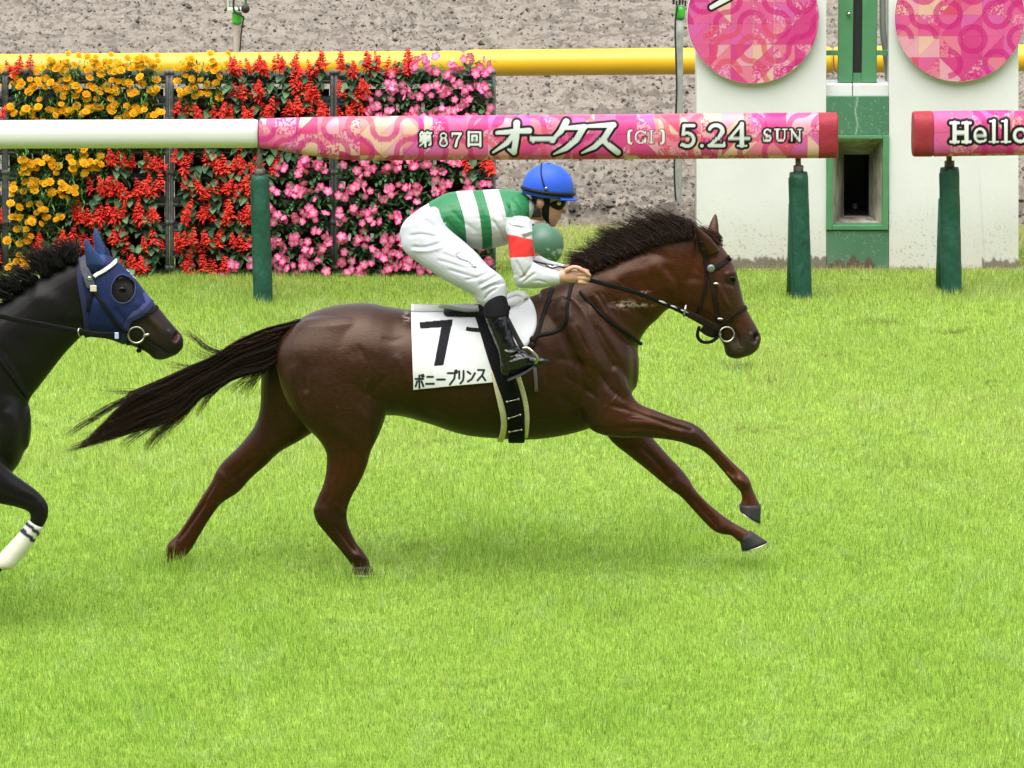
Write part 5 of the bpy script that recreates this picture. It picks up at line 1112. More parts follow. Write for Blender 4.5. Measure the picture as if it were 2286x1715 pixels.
lpp = catmull([(1510, 705), (1506, 725), (1516, 738), (1535, 738), (1550, 728)], 6); V_, F_ = tube(at(lpp[:, 0], lpp[:, 1], -.035), .009, 8); MB().add(V_, F_).build('curb_loop', M['leather'], br)
RP = catmull([(1263, 602, -.235), (1300, 612, -.235), (1350, 625, -.215), (1395, 640, -.185), (1440, 658, -.155), (1478, 674, -.135), (1520, 694, -.12), (1552, 712, -.105)], 5)
def free_strap(P, wd, thick=.005):
    mb = MB(); strap(mb, None, P, wd, thick, free=True, sub=1); return mb
free_strap(RP[:26], .024).build('rein', M['leather'], br); free_strap(RP[25:], .036).build('rein', M['brown_leather'], br)
for k, wl in ((18, .02), (21, .02), (24, .016)):
    q = at(RP[k, 0], RP[k, 1] - 1.5, RP[k, 2] - .008); mbk = MB(); d = at(RP[k + 2, 0], RP[k + 2, 1] - 1.5, RP[k + 2, 2] - .008); V_, F_ = tube([q, (q + d) / 2, d], (.002, .006, .002), 6); mbk.add(V_, F_).build('rein_shine', mat('shine_grey', (.35, .35, .35), .4), br)  # pale slivers laid on the rein as its highlights
q = at(1481, 671, -.145); V_, F_ = tube([q + (0, -.003, .03), q + (-.006, -.012, .0), q + (-.012, -.003, -.03)], .006, 8); MB().add(V_, F_).build('rein_ring', M['steel'], br)
RF = RP.copy(); RF[:, 2] = np.linspace(.20, .10, len(RP)); RF[:, 1] += np.linspace(-12, 8, len(RP)); free_strap(RF, .024).build('rein', M['leather'], br)

# ------------------------------------------------------------------ jockey
JY = -.03
M['skin'] = mat('skin', attr='col', rough=.5, spec=.4, noise=(25, .06))
M['silks'] = mat('racing_silks', attr='col', rough=.45, spec=.3, bump=(14, .5, .02))
M['breeches'] = mat('white_breeches', attr='col', rough=.62, spec=.3, bump=(20, .35, .014))
M['helmet'] = mat('blue_helmet_cover', (.020, .080, .50), .5, spec=.25, bump=(30, .15, .008)); M['rubber'] = mat('black_rubber', (.006, .006, .007), .5, spec=.15)
TOR = [(900, 462, 950, 528, JY, .13), (926, 438, 974, 512, JY, .15), (958, 420, 1003, 526, JY, .155), (986, 414, 1032, 538, JY, .165), (1041, 411, 1063, 535, JY, .18), (1078, 410, 1096, 526, JY, .195), (1110, 411, 1124, 500, JY, .19), (1134, 420, 1142, 474, JY, .12), (1150, 432, 1152, 466, JY, .06)]
PEL = [(868, 520, 915, 452, JY, .13), (862, 508, 932, 442, JY, .155), (872, 480, 950, 470, JY, .16), (905, 452, 975, 505, JY, .155), (938, 432, 992, 512, JY, .15)]
THIGH_N = [(866, 490, 950, 450, -.12, .09), (868, 535, 968, 490, -.15, .105), (898, 564, 1000, 520, -.19, .10), (934, 588, 1028, 545, -.225, .092), (966, 608, 1052, 572, -.25, .085), (996, 624, 1075, 590, -.265, .078), (1020, 638, 1090, 606, -.275, .072), (1030, 652, 1095, 628, -.28, .066), (1044, 662, 1094, 646, -.285, .055)]
THIGH_F = [(a + 0, b - 0, c, d, -e + 2 * JY, f) for a, b, c, d, e, f in THIGH_N]
SHANK_N = [(1048, 640, 1092, 636, -.29, .050), (1046, 655, 1096, 655, -.30, .060), (1046, 680, 1098, 676, -.325, .062), (1054, 705, 1104, 706, -.345, .060), (1066, 735, 1110, 732, -.36, .054), (1076, 760, 1118, 750, -.37, .048), (1080, 785, 1126, 756, -.375, .044)]
FOOT_N = [(1082, 780, 1090, 812, -.375, .036), (1100, 762, 1106, 812, -.378, .042), (1126, 757, 1130, 803, -.382, .044), (1150, 766, 1150, 795, -.388, .046), (1172, 770, 1170, 789, -.392, .042), (1187, 774, 1184, 784, -.394, .024)]
def mirror(st, Y0=JY, dx=0, dy=0): return [(a + dx, b + dy, c + dx, d + dy, 2 * Y0 - e, f) for a, b, c, d, e, f in st]
UARM_N = [(1092, 478, 1146, 474, -.20, .06), (1090, 490, 1150, 490, -.215, .07), (1096, 515, 1149, 510, -.24, .066), (1099, 540, 1150, 538, -.26, .06), (1101, 560, 1150, 556, -.27, .058), (1107, 585, 1152, 572, -.275, .055), (1114, 606, 1150, 590, -.275, .05)]
FARM_N = [(1108, 600, 1146, 570, -.275, .048), (1120, 621, 1150, 565, -.275, .052), (1150, 623, 1166, 574, -.27, .050), (1180, 620, 1186, 580, -.26, .043), (1206, 615, 1207, 586, -.25, .036)]
UARM_F = [(a - 6 + 3 * k, b - 2 * k, c - 6 + 3 * k, d - 2 * k, .16 - (e + .20), f) for k, (a, b, c, d, e, f) in enumerate(UARM_N)]; FARM_F = [(a + 14, b - 14, c + 14, d - 14, .16 - (e + .20), f) for a, b, c, d, e, f in FARM_N]
HEADJ = [(1137, 398, 1236, 412, JY, .066), (1140, 412, 1226, 424, JY, .070), (1148, 428, 1217, 434, JY, .068), (1153, 442, 1213, 446, JY, .066), (1156, 455, 1212, 459, JY, .062), (1164, 466, 1208, 472, JY, .056), (1176, 476, 1203, 482, JY, .046), (1184, 484, 1199, 489, JY, .034)]
NOSE = [(1204, 440, 1214, 444, JY, .012), (1206, 446, 1218, 450, JY, .015), (1206, 452, 1222, 456, JY, .017), (1204, 458, 1216, 460, JY, .013)]
LIPS = [(1200, 464, 1212, 464, JY, .022), (1198, 469, 1211, 470, JY, .024), (1198, 474, 1206, 475, JY, .02)]
EARJ = [(1160, 428, 1174, 430, JY - .068, .010), (1159, 438, 1176, 440, JY - .074, .014), (1162, 448, 1171, 450, JY - .070, .010)]
NECKJ = [(1110, 425, 1130, 470, JY, .07), (1136, 432, 1150, 474, JY, .06), (1152, 434, 1172, 478, JY, .055), (1160, 430, 1186, 474, JY, .05)]
def fist(x0, y0, Yc, s=1.0):
    """closed hand gripping the rein: palm, four curled fingers, thumb on top"""
    P = lambda a, b, c: np.array(at(x0 + a * s, y0 + b * s, Yc + c))
    out = [loft([(x0 - 6, y0 - 13, x0 - 6, y0 + 12, Yc, .030), (x0 + 12, y0 - 16, x0 + 11, y0 + 14, Yc, .033), (x0 + 34, y0 - 20, x0 + 32, y0 + 14, Yc, .034), (x0 + 44, y0 - 16, x0 + 42, y0 + 12, Yc, .028)], 16)]
    for k in range(4):
        v = -14 + k * 8.6; L = (50, 54, 52, 46)[k]
        pts = catmull([P(36, v, -.030), P(L, v + 1, -.036), P(L + 7, v + 3, -.018), P(L + 3, v + 4, .010), P(L - 10, v + 4, .016)], 4); V_, F_ = tube(pts, np.linspace(.0105, .0085, len(pts)), 10); out.append((V_, F_))
    pts = catmull([P(8, -12, -.030), P(28, -20, -.038), P(46, -14, -.046), P(62, -2, -.044)], 4); V_, F_ = tube(pts, np.linspace(.013, .0088, len(pts)), 10); out.append((V_, F_))
    return out
shrink = lambda st, k=.86: [((a + c) / 2 + (a - c) / 2 * k, (b + d) / 2 + (b - d) / 2 * k, (a + c) / 2 - (a - c) / 2 * k, (b + d) / 2 - (b - d) / 2 * k, e, f * k) for a, b, c, d, e, f in st]
body = [loft(shrink(s), 18) for s in (TOR, PEL, THIGH_N, THIGH_F, SHANK_N, FOOT_N, mirror(SHANK_N), mirror(FOOT_N), UARM_N, FARM_N, UARM_F, FARM_F)] + [loft(HEADJ, 24), loft(NOSE, 10), loft(LIPS, 12), loft(EARJ, 12), loft(NECKJ, 18), loft(mirror(EARJ), 12)]
body += fist(1212, 597, -.25) + fist(1226, 583, .08)
me = remesh(body, .0042, 3); V, N = get_np(me)
V = carve(V, N, [([(1212, 466), (1203, 467)], -.003, 1.5)], JY); me.vertices.foreach_set('co', V.astype(np.float32).ravel()); me.update(); V, N = get_np(me); P = survey(V); x, y = P[:, 0], P[:, 1]
c = np.broadcast_to(np.array((.36, .185, .13)), (len(V), 3)).copy(); hand = x > 1195; c[hand & (y > 560)] = (.50, .27, .19)
beard = np.clip(.5 * np.exp(-((x - 1192) / 14) ** 2 - ((y - 476) / 10) ** 2), 0, 1)[:, None]; c = c * (1 - beard) + np.array((.20, .11, .085)) * beard
hairm = ((x < 1162 + (y - 420) * .15) & (y < 470) & (y > 405) & (x > 1135) & (V[:, 2] > 1.6)); ear_ = np.hypot((x - 1167) / 9, (y - 439) / 12) < 1; c[hairm & ~ear_] = (.020, .014, .010)
lip = np.exp(-((x - 1207) / 5) ** 2 - ((y - 468) / 3) ** 2)[:, None]; c = c * (1 - .5 * lip) + np.array((.35, .10, .09)) * .5 * lip
set_col(me, c); jk = link('person', me, M['skin']); tag(jk, 'jockey in green and white silks and blue helmet, crouching over the bay horse', 'person')
# jacket
jac = remesh([loft(TOR[1:], 30), loft(UARM_N, 22), loft(FARM_N, 22), loft(UARM_F, 22), loft(FARM_F, 22), loft([(1085, 430, 1110, 500, -.12, .07), (1100, 440, 1140, 500, -.19, .075), (1094, 480, 1148, 486, -.215, .07)], 18), loft([(1085, 430, 1110, 500, .06, .07), (1100, 440, 1140, 500, .12, .075), (1110, 475, 1158, 480, .155, .07)], 18)], .0032, 7)
V, N = get_np(jac)
V = carve(V, N, [([(1150, 505), (1135, 512), (1128, 508)], -.010, 3), ([(1145, 500), (1130, 505)], .008, 3.5), ([(1112, 560), (1125, 585), (1135, 600)], -.006, 3.5), ([(1120, 605), (1135, 592), (1148, 575)], -.008, 3), ([(1128, 612), (1142, 600), (1156, 590)], -.006, 2.5),
    ([(1150, 608), (1165, 606), (1182, 612)], -.004, 2.5), ([(958, 470), (985, 500), (1005, 515)], -.006, 4), ([(970, 450), (1000, 480), (1030, 500)], -.005, 5), ([(1065, 440), (1085, 470), (1093, 505)], -.006, 4), ([(1060, 470), (1080, 500), (1094, 520)], -.008, 3.5), ([(1035, 425), (1050, 470), (1060, 520)], .004, 5), ([(1105, 425), (1120, 440), (1130, 460)], -.005, 4), ([(1104, 480), (1112, 500), (1106, 520)], .004, 5)], JY)
jac.vertices.foreach_set('co', V.astype(np.float32).ravel()); jac.update(); V, N = get_np(jac); P = survey(V); x, y = P[:, 0], P[:, 1]
GRN = np.array((.016, .145, .050)); WHT = np.array((.48, .49, .52)); REDC = np.array((.62, .028, .025))
bend = lambda k0, k1: k0 + (k1 - k0) * (y - 412) / 122 + 6 * np.sin(np.clip((y - 412) / 122, 0, 1) * math.pi)
s1 = (x > bend(984, 1008)) & (x < bend(1020, 1041)); s2 = (x > bend(1043, 1063)) & (x < bend(1077, 1098))
c = np.where((s1 | s2)[:, None], WHT, GRN)
arm = ((x > 1094 + np.clip(y - 480, -20, 10) * .1) & (y > 470 - (x - 1094) * .05) & (V[:, 1] < -.16)) | ((x > 1098) & (y > 506)) | (V[:, 1] > .125)
arm |= (y > 540) & (x > 1090)
dv = ((x - 1120) / 30) ** 2 + ((y - 492) / 26) ** 2
arm |= (V[:, 1] < -.13) & (dv < 1)
c = np.where(arm[:, None], WHT, c)
red = arm & (y > 506 + (x - 1098) * .22) & (y < 557 - (x - 1098) * .06) & (x > 1080)
c = np.where(red[:, None], REDC, c)
c = np.where(((x > 1143) & (y < 478) & (V[:, 1] > -.16))[:, None], WHT, c)
set_col(jac, c); link('jacket', jac, M['silks'], jk)
# breeches
bre = remesh([loft(PEL, 28), loft(THIGH_N, 26), loft(THIGH_F, 26)], .005, 4); V, N = get_np(bre)
FOLD = [([(880, 510), (910, 506), (945, 512)], -.007, 3), ([(882, 533), (920, 534), (955, 522)], -.008, 3.5), ([(885, 540), (925, 542), (960, 532)], .006, 4), ([(940, 560), (975, 570), (1005, 580)], -.005, 3), ([(950, 545), (985, 558), (1015, 568)], -.005, 3), ([(960, 580), (1000, 592), (1030, 600)], -.005, 3),
        ([(968, 515), (985, 535), (1010, 552), (1030, 562)], -.007, 2.5), ([(1000, 605), (1030, 600), (1060, 585)], -.006, 3), ([(1030, 618), (1055, 605), (1080, 590)], -.008, 3), ([(1040, 630), (1060, 618), (1088, 612)], -.008, 3), ([(1035, 624), (1058, 612), (1084, 602)], .006, 3), ([(1044, 650), (1055, 635), (1075, 622)], -.007, 2.5), ([(900, 470), (925, 480), (950, 500)], -.004, 5), ([(1020, 570), (1035, 590), (1036, 610)], .005, 3)]
V = carve(V, N, FOLD, JY); bre.vertices.foreach_set('co', V.astype(np.float32).ravel()); bre.update(); V, N = get_np(bre); P = survey(V)
c = np.broadcast_to(np.array((.43, .44, .485)), (len(V), 3)).copy()
for st in ([(984, 549), (990, 558), (1000, 562)], [(984, 549), (992, 545)], [(1002, 562), (1012, 566), (1022, 574)], [(1018, 576), (1030, 577)]):
    d, _ = seg_dist(P[:, 0], P[:, 1], st); c[(d < .9) & (V[:, 1] < JY)] = (.05, .05, .06)
set_col(bre, c); link('breeches', bre, M['breeches'], jk)
# boots
for side in (0, 1):
    f_ = (lambda s: s) if side == 0 else mirror
    bt = remesh([loft(f_(SHANK_N[1:]), 24), loft(f_(FOOT_N), 20)], .0042, 3); V, N = get_np(bt)
    V = carve(V, N, [([(1084, 752), (1100, 756), (1118, 748)], -.006, 2.5), ([(1086, 765), (1105, 768), (1122, 760)], -.006, 2.5), ([(1088, 758), (1105, 762), (1120, 754)], .005, 3), ([(1092, 785), (1115, 780), (1140, 772)], .004, 4), ([(1096, 805), (1130, 800), (1160, 790)], -.004, 2)], JY)
    bt.vertices.foreach_set('co', V.astype(np.float32).ravel()); bt.update(); bo = link('boot', bt, M['patent'], jk)
    V_, F_ = loft(f_([(1049, 638, 1090, 634, -.292, .050), (1046, 650, 1095, 648, -.30, .062), (1044, 668, 1099, 664, -.313, .067), (1045, 684, 1100, 678, -.325, .067)]), 24); MB().add(V_, F_).build('boot_top', M['black_cloth'], bo)
# helmet
hc = at(1184, 408, JY); r0 = np.linalg.norm(at(1240, 408, JY) - hc); V_, F_ = ellipsoid(hc, (r0 * 1.0, r0 * .80, r0 * .99), None, 40, 28)
tilt = Matrix.Rotation(R(7), 3, 'Y'); ku = V_[:, 2] > hc[2] - .012; V_[~ku, 2] = np.maximum(V_[~ku, 2], hc[2] - .035 + .0 * V_[~ku, 2]); Q = V_ - hc; Q[:, 0] *= np.where(Q[:, 0] > 0, .98, 1.02); V_ = Q @ np.array(tilt).T + hc
hm_ = MB().add(V_, F_).build('helmet', M['helmet'], jk)
a = np.linspace(0, 2 * math.pi, 49); bandp = (np.stack([r0 * 1.005 * np.cos(a), r0 * .81 * np.sin(a), 0 * a - .008], 1)) @ np.array(tilt).T + hc; V_, F_ = tube(bandp, .0105, 10, False); MB().add(V_, F_).build('rubber_band', M['rubber'], hm_)
# peak
pk = []; 
for k, (rr_, zz) in enumerate(((.92, -.018), (1.0, -.024), (1.10, -.030), (1.165, -.034), (1.16, -.039), (1.05, -.037), (.92, -.030))):
    a = np.linspace(-1.15, 1.15, 25); q = np.stack([r0 * (.0 + rr_ * np.cos(a) ** (1.0 if rr_ <= 1 else .9)) , r0 * .80 * np.sin(a) * min(rr_, 1.04), np.full(25, zz)], 1); pk.append(q @ np.array(tilt).T + hc)
pk = np.array(pk); nv_, nu_, _ = pk.shape; i = (np.arange(nv_ - 1)[:, None] * nu_ + np.arange(nu_ - 1)[None]).ravel(); MB().add(pk.reshape(-1, 3), np.stack([i, i + 1, i + nu_ + 1, i + nu_], -1)).build('peak', M['helmet'], hm_)
sp_ = catmull([(1169, 352), (1168, 366), (1171, 384), (1178, 404)], 5); pts = np.array([on for on in at(sp_[:, 0], sp_[:, 1], JY)]); dq = pts - hc; yy_ = -.80 * np.sqrt(np.clip(r0 ** 2 - dq[:, 0] ** 2 - dq[:, 2] ** 2, 0, None)) - .003
pts[:, 1] = hc[1] + yy_; pts[:, 2] += -(pts[:, 1] - JY) * math.tan(R(11)) * 1.0 * 0; V_, F_ = tube(pts, .004, 6); MB().add(V_, F_).build('goggle_cord', M['rubber'], hm_)
q = at(1179, 407, JY - r0 * .83); V_, F_ = ellipsoid(q, (.008, .006, .008), None, 10, 8); MB().add(V_, F_).build('stud', M['steel'], hm_)
q = at(1184, 353, JY); V_, F_ = ellipsoid(q, (.014, .014, .006), None, 12, 6); MB().add(V_, F_).build('button', M['helmet'], hm_)
V_, F_ = loft([(1172, 412, 1190, 414, JY - .070, .008), (1174, 430, 1188, 432, JY - .072, .008), (1170, 450, 1186, 452, JY - .066, .008), (1170, 466, 1186, 470, JY - .055, .008), (1178, 478, 1188, 484, JY - .035, .008)], 10); MB().add(V_, F_).build('chin_strap', M['black_cloth'], hm_)
# goggles
gg = remesh([loft([(1190, 425, 1189, 450, JY, .070), (1202, 425, 1200, 453, JY, .067), (1214, 426, 1211, 453, JY, .054), (1221, 429, 1218, 447, JY, .034)], 18, e=2.6), loft([(1176, 432, 1176, 444, JY, .072), (1198, 430, 1198, 446, JY, .070)], 16)], .004, 2); go = link('goggles', gg, M['rubber'], jk)
q = at(1207, 439, JY - .066); V_, F_ = ellipsoid(q, (.011, .006, .012), None, 14, 8); MB().add(V_, F_).build('lens', mat('yellow_lens', (.34, .40, .06), .15), go)
# whip in the far hand
wh = empty('riding_whip'); tag(wh, 'thin black whip held in the jockey\'s far hand', 'whip')
V_, F_ = tube(catmull([at(1262, 573, .0), at(1225, 578, -.02), at(1188, 572, -.03), at(1150, 564, -.02), at(1128, 560, 0)], 5), .005, 6); MB().add(V_, F_).build('shaft', M['dark'], wh)
V_, F_ = tube([at(1178, 572, -.06), at(1192, 578, -.06), at(1206, 574, -.06)], .009, 8); MB().add(V_, F_).build('handle_collar', M['steel'], wh)
# ------------------------------------------------------------------ the black horse behind, nearer the camera
HY = -1.2
sh2 = lambda st: shift(st, -1313, 126, HY, 1.04, 1375, 740)
NECK2 = [(-150, 745, 0, 1000, HY, .20), (-90, 714, 42, 938, HY, .17), (-40, 682, 62, 868, HY, .138), (20, 640, 84, 836, HY, .118), (70, 608, 110, 802, HY, .105), (120, 581, 138, 766, HY, .098), (165, 559, 166, 736, HY, .09), (205, 549, 190, 715, HY, .08)]
HEAD2 = [(190, 551, 160, 690, HY, .06), (235, 555, 180, 720, HY, .08), (262, 574, 210, 725, HY, .091), (285, 597, 240, 731, HY, .097), (305, 623, 266, 741, HY, .094), (325, 647, 290, 749, HY, .077), (345, 667, 308, 757, HY, .063), (362, 688, 322, 765, HY, .058), (380, 709, 332, 775, HY, .056), (394, 726, 352, 777, HY, .050), (396, 744, 373, 769, HY, .032)]
FORE_N2 = [(-75, 870, -130, 990, HY - .13, .09), (-22, 955, -62, 1058, HY - .14, .08), (18, 1012, -12, 1084, HY - .15, .068), (50, 1038, 32, 1094, HY - .15, .056), (82, 1062, 60, 1104, HY - .15, .048), (103, 1090, 65, 1112, HY - .15, .044), (103, 1118, 65, 1121, HY - .15, .042),
           (90, 1142, 62, 1128, HY - .15, .035), (70, 1174, 39, 1155, HY - .15, .032), (46, 1204, 13, 1184, HY - .15, .036), (28, 1223, 0, 1199, HY - .15, .040), (8, 1230, -14, 1212, HY - .15, .034), (-10, 1244, -34, 1226, HY - .15, .040)]
FORE_F2 = [(-20, 920, -120, 960, HY + .12, .075), (-30, 1000, -100, 1020, HY + .13, .06), (-60, 1070, -110, 1080, HY + .13, .046), (-75, 1120, -120, 1126, HY + .13, .044), (-90, 1180, -120, 1184, HY + .13, .03), (-100, 1250, -130, 1252, HY + .13, .036), (-88, 1290, -120, 1296, HY + .13, .034), (-70, 1312, -110, 1318, HY + .13, .042)]
EAR_N2 = [(190, 588, 226, 572, HY - .055, .024), (188, 566, 215, 556, HY - .06, .024), (186, 545, 204, 542, HY - .066, .019), (184, 528, 193, 527, HY - .07, .010), (184, 517, 187, 517, HY - .072, .003)]
EAR_F2 = [(208, 552, 238, 556, HY + .055, .024), (206, 532, 230, 536, HY + .06, .022), (204, 512, 220, 516, HY + .066, .016), (204, 499, 211, 500, HY + .07, .008), (205, 493, 207, 493, HY + .072, .003)]
SHO = [loft(sh2([(1150, 690, 1195, 780, s * .12, .05), (1215, 640, 1240, 800, s * .13, .09), (1275, 690, 1265, 860, s * .13, .10), (1330, 770, 1290, 890, s * .12, .08)]), 20) for s in (-1, 1)]
me = remesh([loft(sh2(TORSO), 36), loft(NECK2, 28), loft(HEAD2, 26), loft(sh2(HIND_NEAR), 28), loft(sh2(HIND_FAR), 28), loft(FORE_N2, 26), loft(FORE_F2, 24), loft(EAR_N2, 14), loft(EAR_F2, 14)] + SHO, .0075, 6)
V, N = get_np(me)
M2 = [([(215, 640), (200, 690), (215, 715)], .010, 20), ([(245, 660), (268, 690), (300, 720)], -.008, 6), ([(290, 645), (315, 680), (350, 715)], .008, 7), ([(310, 690), (335, 720), (350, 745)], -.006, 7), ([(383, 722), (377, 733)], -.024, 5), ([(366, 716), (372, 738)], .008, 4), ([(312, 728), (335, 745), (362, 762)], -.009, 2.5),
      ([(250, 605), (270, 600), (285, 610)], .010, 5), ([(0, 740), (40, 800), (62, 850)], -.009, 8), ([(10, 880), (30, 920), (15, 970)], .010, 14), ([(60, 640), (110, 650), (150, 680)], .008, 20), ([(0, 1050), (40, 1070), (80, 1085)], -.006, 5), ([(88, 1085), (95, 1105)], .005, 8)]
V = carve(V, N, M2, HY); me.vertices.foreach_set('co', V.astype(np.float32).ravel()); me.update(); V, N = get_np(me); P = survey(V); x, y = P[:, 0], P[:, 1]
c = np.broadcast_to(np.array((.0062, .0054, .0056)), (len(V), 3)).copy()
def mx(col, wt):
    global c; wt = np.clip(wt, 0, 1)[:, None]; c = c * (1 - wt) + np.array(col) * wt
mx((.010, .008, .008), np.exp(-(((x - 265) / 20) ** 2 + ((y - 632) / 22) ** 2))); mx((.026, .016, .013), np.exp(-(((x - 335) / 40) ** 2 + ((y - 700) / 40) ** 2))); mx((.035, .028, .027), .8 * np.exp(-(((x - 350) / 18) ** 2 + ((y - 768) / 10) ** 2)))
d, _ = seg_dist(x, y, [(385, 720), (378, 735)]); mx((.05, .012, .012), 1.1 * np.exp(-(d / 6) ** 2) * (N[:, 1] < .2)); d, _ = seg_dist(x, y, [(312, 729), (335, 745), (362, 762)]); mx((.004, .003, .003), np.exp(-(d / 2) ** 2))
set_col(me, c * (.8 + .4 * fbm(x / 50, y / 50, 3, 4))[:, None]); bh = link('racehorse', me, M['coat_black']); tag(bh, 'black racehorse in a blue hood, entering at the left edge', 'horse', 'racehorses')
polys2 = [tuple(p.vertices) for p in me.polygons]; HB2 = BVHTree.FromPolygons([tuple(v) for v in V], polys2)
_on = on_surf
def on2(bvh, x, y, off=.006, Yfall=-.2):
    p = at(x, y, HY); d = p - CAMP; d /= np.linalg.norm(d); h = bvh.ray_cast(Vector(CAMP), Vector(d))
    if h[0] is None: return np.array(at(x, y, HY + Yfall)), -d
    n = np.array(h[1]); n = -n if n @ d > 0 else n
    return np.array(h[0]) + n * off, n
on_surf = on2
q, _ = on2(HB2, 264, 627, -.010); V_, F_ = ellipsoid(q, (.026, .014, .021)); MB().add(V_, F_).build('eye', M['eye'], bh)
hoof(bh, [(-30, 1226), (-8, 1242)], [(-50, 1246), (-28, 1272)], HY - .15, .048)
# mane: plaits shaken loose into tufts
paths = []; mm = 12; tt = np.linspace(0, 1, mm)[None]
for (bx, by, tx, ty, nn_, sp) in ((158, 560, 132, 532, 160, 13), (128, 574, 96, 548, 150, 13), (150, 562, 158, 528, 90, 9), (98, 590, 62, 556, 150, 14), (66, 606, 26, 590, 120, 13), (40, 622, -6, 606, 120, 12), (20, 640, -30, 628, 120, 12), (-20, 660, -80, 640, 120, 14)):
    r0_ = np.array((bx, by)) + fr_.normal(0, 5, (nn_, 2)); tp = np.array((tx, ty)) + fr_.normal(0, sp, (nn_, 2)); md = (r0_ + tp) / 2 + fr_.normal(0, 9, (nn_, 2)) + (6, -8)
    q = r0_[:, None] * ((1 - tt) ** 2)[..., None] + 2 * md[:, None] * (tt * (1 - tt))[..., None] + tp[:, None] * (tt ** 2)[..., None]
    paths.append(at(q[..., 0], q[..., 1], HY + np.broadcast_to(fr_.normal(-.02, .03, (nn_, 1)), q.shape[:2])) + smooth_noise_path(nn_, mm, .004) * tt[..., None])
paths = np.concatenate(paths); hair_obj('mane', paths, rng.uniform(.0024, .0042, len(paths)), (.008, .0065, .0065), bh, .5)
for k in range(9):
    f = k / 8; px, py = np.interp(f, [0, .4, 1], [160, 90, -10]), np.interp(f, [0, .4, 1], [560, 597, 656]); V_, F_ = ellipsoid(at(px, py - 4, HY), (.024, .024, .024), None, 10, 8); MB().add(V_, F_, np.array((.010, .008, .008))).build('plait_knot', M['hair'], bh)
# hood: shell over the head
def inpoly(x, y, poly):
    r = np.zeros(len(x), bool); n = len(poly)
    for i in range(n):
        (x1, y1), (x2, y2) = poly[i], poly[(i + 1) % n]; r ^= ((y1 > y) != (y2 > y)) & (x < (x2 - x1) * (y - y1) / (y2 - y1 + 1e-12) + x1)
    return r
F4 = np.array(polys2); cen = V[F4].mean(1); Pc = survey(cen); Nn = N[F4].mean(1)
inp = inpoly(Pc[:, 0], Pc[:, 1], [(170, 600), (176, 560), (186, 515), (196, 500), (206, 490), (222, 530), (240, 548), (262, 565), (334, 648), (312, 672), (280, 690), (268, 742), (188, 732), (186, 680)])
eye_h = (np.hypot((Pc[:, 0] - 265) / 25, (Pc[:, 1] - 626) / 29) < 1)
Ff = F4[inp & ~eye_h]; used = np.unique(Ff); mp = -np.ones(len(V), int); mp[used] = np.arange(len(used)); Vh = V[used] + N[used] * .007; Ph = survey(Vh)
hmsh = mesh_np('blue_hood', Vh, mp[Ff]); ch_ = np.broadcast_to(np.array((.008, .015, .060)), (len(Vh), 3)).copy()
d, _ = seg_dist(Ph[:, 0], Ph[:, 1], [(316, 636), (322, 655), (282, 688)]); ch_[d < 7] = (.05, .055, .16)
r_ = np.hypot((Ph[:, 0] - 265) / 25, (Ph[:, 1] - 626) / 29); ch_[(r_ < 1.10)] = (.03, .045, .12); earm = (Ph[:, 1] < 572) & (Ph[:, 0] < 226); ch_[earm] = (.022, .042, .12)
lg_ = inpoly(Ph[:, 0], Ph[:, 1], [(272, 580), (280, 578), (303, 603), (296, 606)]) & (fbm(Ph[:, 0] / 3, Ph[:, 1] / 3, 2, 3) > .42); ch_[lg_] = (.62, .66, .75)
M['hood'] = mat('blue_stretch_fabric', attr='col', rough=.6, spec=.15, bump=(40, .3, .006))
set_col(hmsh, ch_); hd = empty('horse_hood'); hs_ = link('hood_fabric', hmsh, M['hood'], hd); so = hs_.modifiers.new('thickness', 'SOLIDIFY'); so.thickness = .003; tag(hd, 'dark blue hood with ear covers on the black horse', 'horse hood')
nb = mat('navy_binding', (.016, .020, .06), .6, spec=.2)
for pts in ([(176, 556), (172, 600), (182, 660), (187, 700), (189, 728)], [(327, 654), (318, 666), (300, 680), (281, 690), (272, 712), (269, 738)]):
    mbk = MB(); strap(mbk, HB2, pts, .030, .004, .008, Yfall=-.03); mbk.build('hood_binding', nb, hd)
q, n_ = on2(HB2, 265, 626, .0); mb = MB(); a = np.arange(33) / 32 * 2 * math.pi; ringp = []
for t_ in a: qq, _ = on2(HB2, 265 + 25 * math.cos(t_), 626 + 29 * math.sin(t_), .011); ringp.append(qq)
V_, F_ = tube(np.array(ringp), .003, 8, False); MB().add(V_, F_).build('eye_cup_rim', mat('cup_binding', (.03, .04, .10), .6, spec=.2), hd)
# bridle
b2_ = empty('bridle'); tag(b2_, 'black bridle with white browband on the hooded horse', 'bridle', 'bridles')
gl = mat('grey_web', (.07, .07, .09), .6, spec=.2, noise=(40, .2))
br_strap(b2_, HB2, [(178, 560), (183, 580), (190, 600), (196, 620)], .045, 'headpiece', gl, off=.012); br_strap(b2_, HB2, [(202, 598), (220, 588), (238, 577), (252, 563)], .020, 'browband', mat('white_browband', (.62, .63, .58), .5), off=.014, Yf=-.03)
br_strap(b2_, HB2, [(198, 610), (198, 630), (193, 650), (190, 670)], .018, 'throat_strap', M['leather'], off=.012); br_strap(b2_, HB2, [(206, 630), (222, 655), (240, 680), (256, 702), (275, 716)], .020, 'cheekpiece', M['leather'], off=.012)
br_strap(b2_, HB2, [(285, 695), (305, 685), (325, 674), (341, 661)], .020, 'noseband', M['leather'], Yf=-.02, off=.004); br_strap(b2_, HB2, [(276, 716), (272, 730), (278, 742)], .022, 'bit_strap', M['leather'], off=.006)
q, _ = on2(HB2, 199, 622, .020); MB().box(q, (.016, .004, .016)).build('badge', mat('pale_badge', (.6, .52, .42), .5), b2_, smooth=False, bevel=.003)
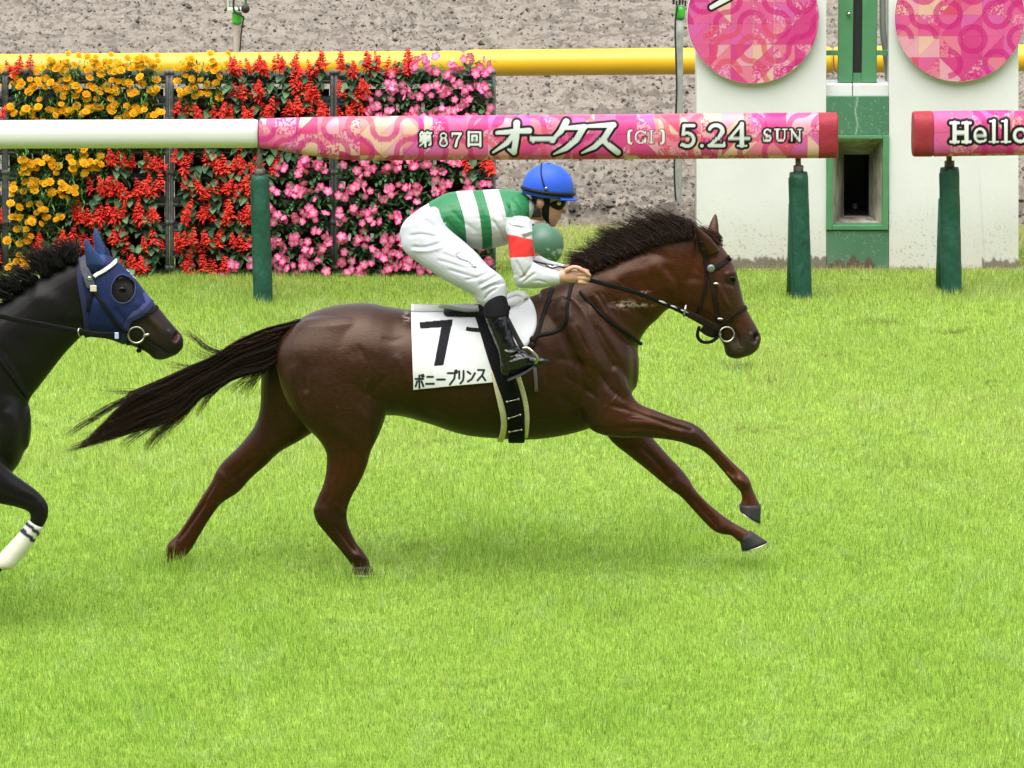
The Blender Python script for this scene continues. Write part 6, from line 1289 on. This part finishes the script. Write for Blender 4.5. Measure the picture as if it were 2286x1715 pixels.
q, _ = on2(HB2, 193, 602, .02); V_, F_ = ellipsoid(q, (.012, .006, .012), None, 12, 8); MB().add(V_, F_).build('buckle', M['steel'], b2_)
mb = MB(); q, _ = on2(HB2, 293, 721, .016); ring_obj(mb, q, .040, .0048, (.15, -1, .2)); V_, F_ = tube([q + (.035, 0, -.005), q + (.065, 0, .005)], .007, 8); mb.add(V_, F_); mb.build('bit_ring', M['steel'], b2_)
V_, F_ = ellipsoid(at(300, 757, HY - .03), (.014, .014, .012)); MB().add(V_, F_).build('chin_knot', M['leather'], b2_)
R2 = catmull([(-160, 655, HY - .24), (-60, 672, HY - .23), (0, 683, HY - .22), (80, 699, HY - .19), (150, 712, HY - .16), (172, 717, HY - .15)], 5); free_strap(R2, .026).build('rein', M['leather'], b2_)
R3 = catmull([(172, 717, HY - .15), (200, 722, HY - .14), (230, 724, HY - .125), (258, 724, HY - .11)], 5); free_strap(R3, .030).build('rein', M['leather'], b2_)
mb = MB(); ring_obj(mb, at(173, 717, HY - .155), .020, .004, (.9, -.4, .1)); mb.build('rein_ring', M['steel'], b2_)
q = at(252, 725, HY - .13); MB().box(q, (.010, .006, .016)).build('rein_stop', mat('pale_blue_stop', (.40, .45, .68), .5), b2_, smooth=False, bevel=.003)
br_strap(b2_, HB2, [(-10, 760), (10, 790), (35, 825), (58, 858)], .018, 'martingale', M['leather'], off=.004, Yf=-.02)
# bandage
bnd = loft([(94, 1141, 60, 1124, HY - .15, .040), (70, 1176, 37, 1154, HY - .15, .038), (47, 1206, 11, 1183, HY - .15, .042), (29, 1227, -3, 1199, HY - .15, .045), (14, 1231, -10, 1210, HY - .15, .040)], 30, 10); V_, F_ = bnd; P = survey(V_)
c = np.broadcast_to(np.array((.62, .60, .52)), (len(V_), 3)).copy(); s_ = (P[:, 0] - 77) * -.66 + (P[:, 1] - 1132) * .75
c[((s_ > 8) & (s_ < 16)) | ((s_ > 25) & (s_ < 34))] = (.012, .020, .055)
lb = MB().add(V_, F_, c).build('leg_bandage', mat('knit_bandage', attr='col', rough=.85, bump=(60, .4, .004)), None); tag(lb, 'cream bandage with two navy bands on black foreleg', 'bandage')
on_surf = _on
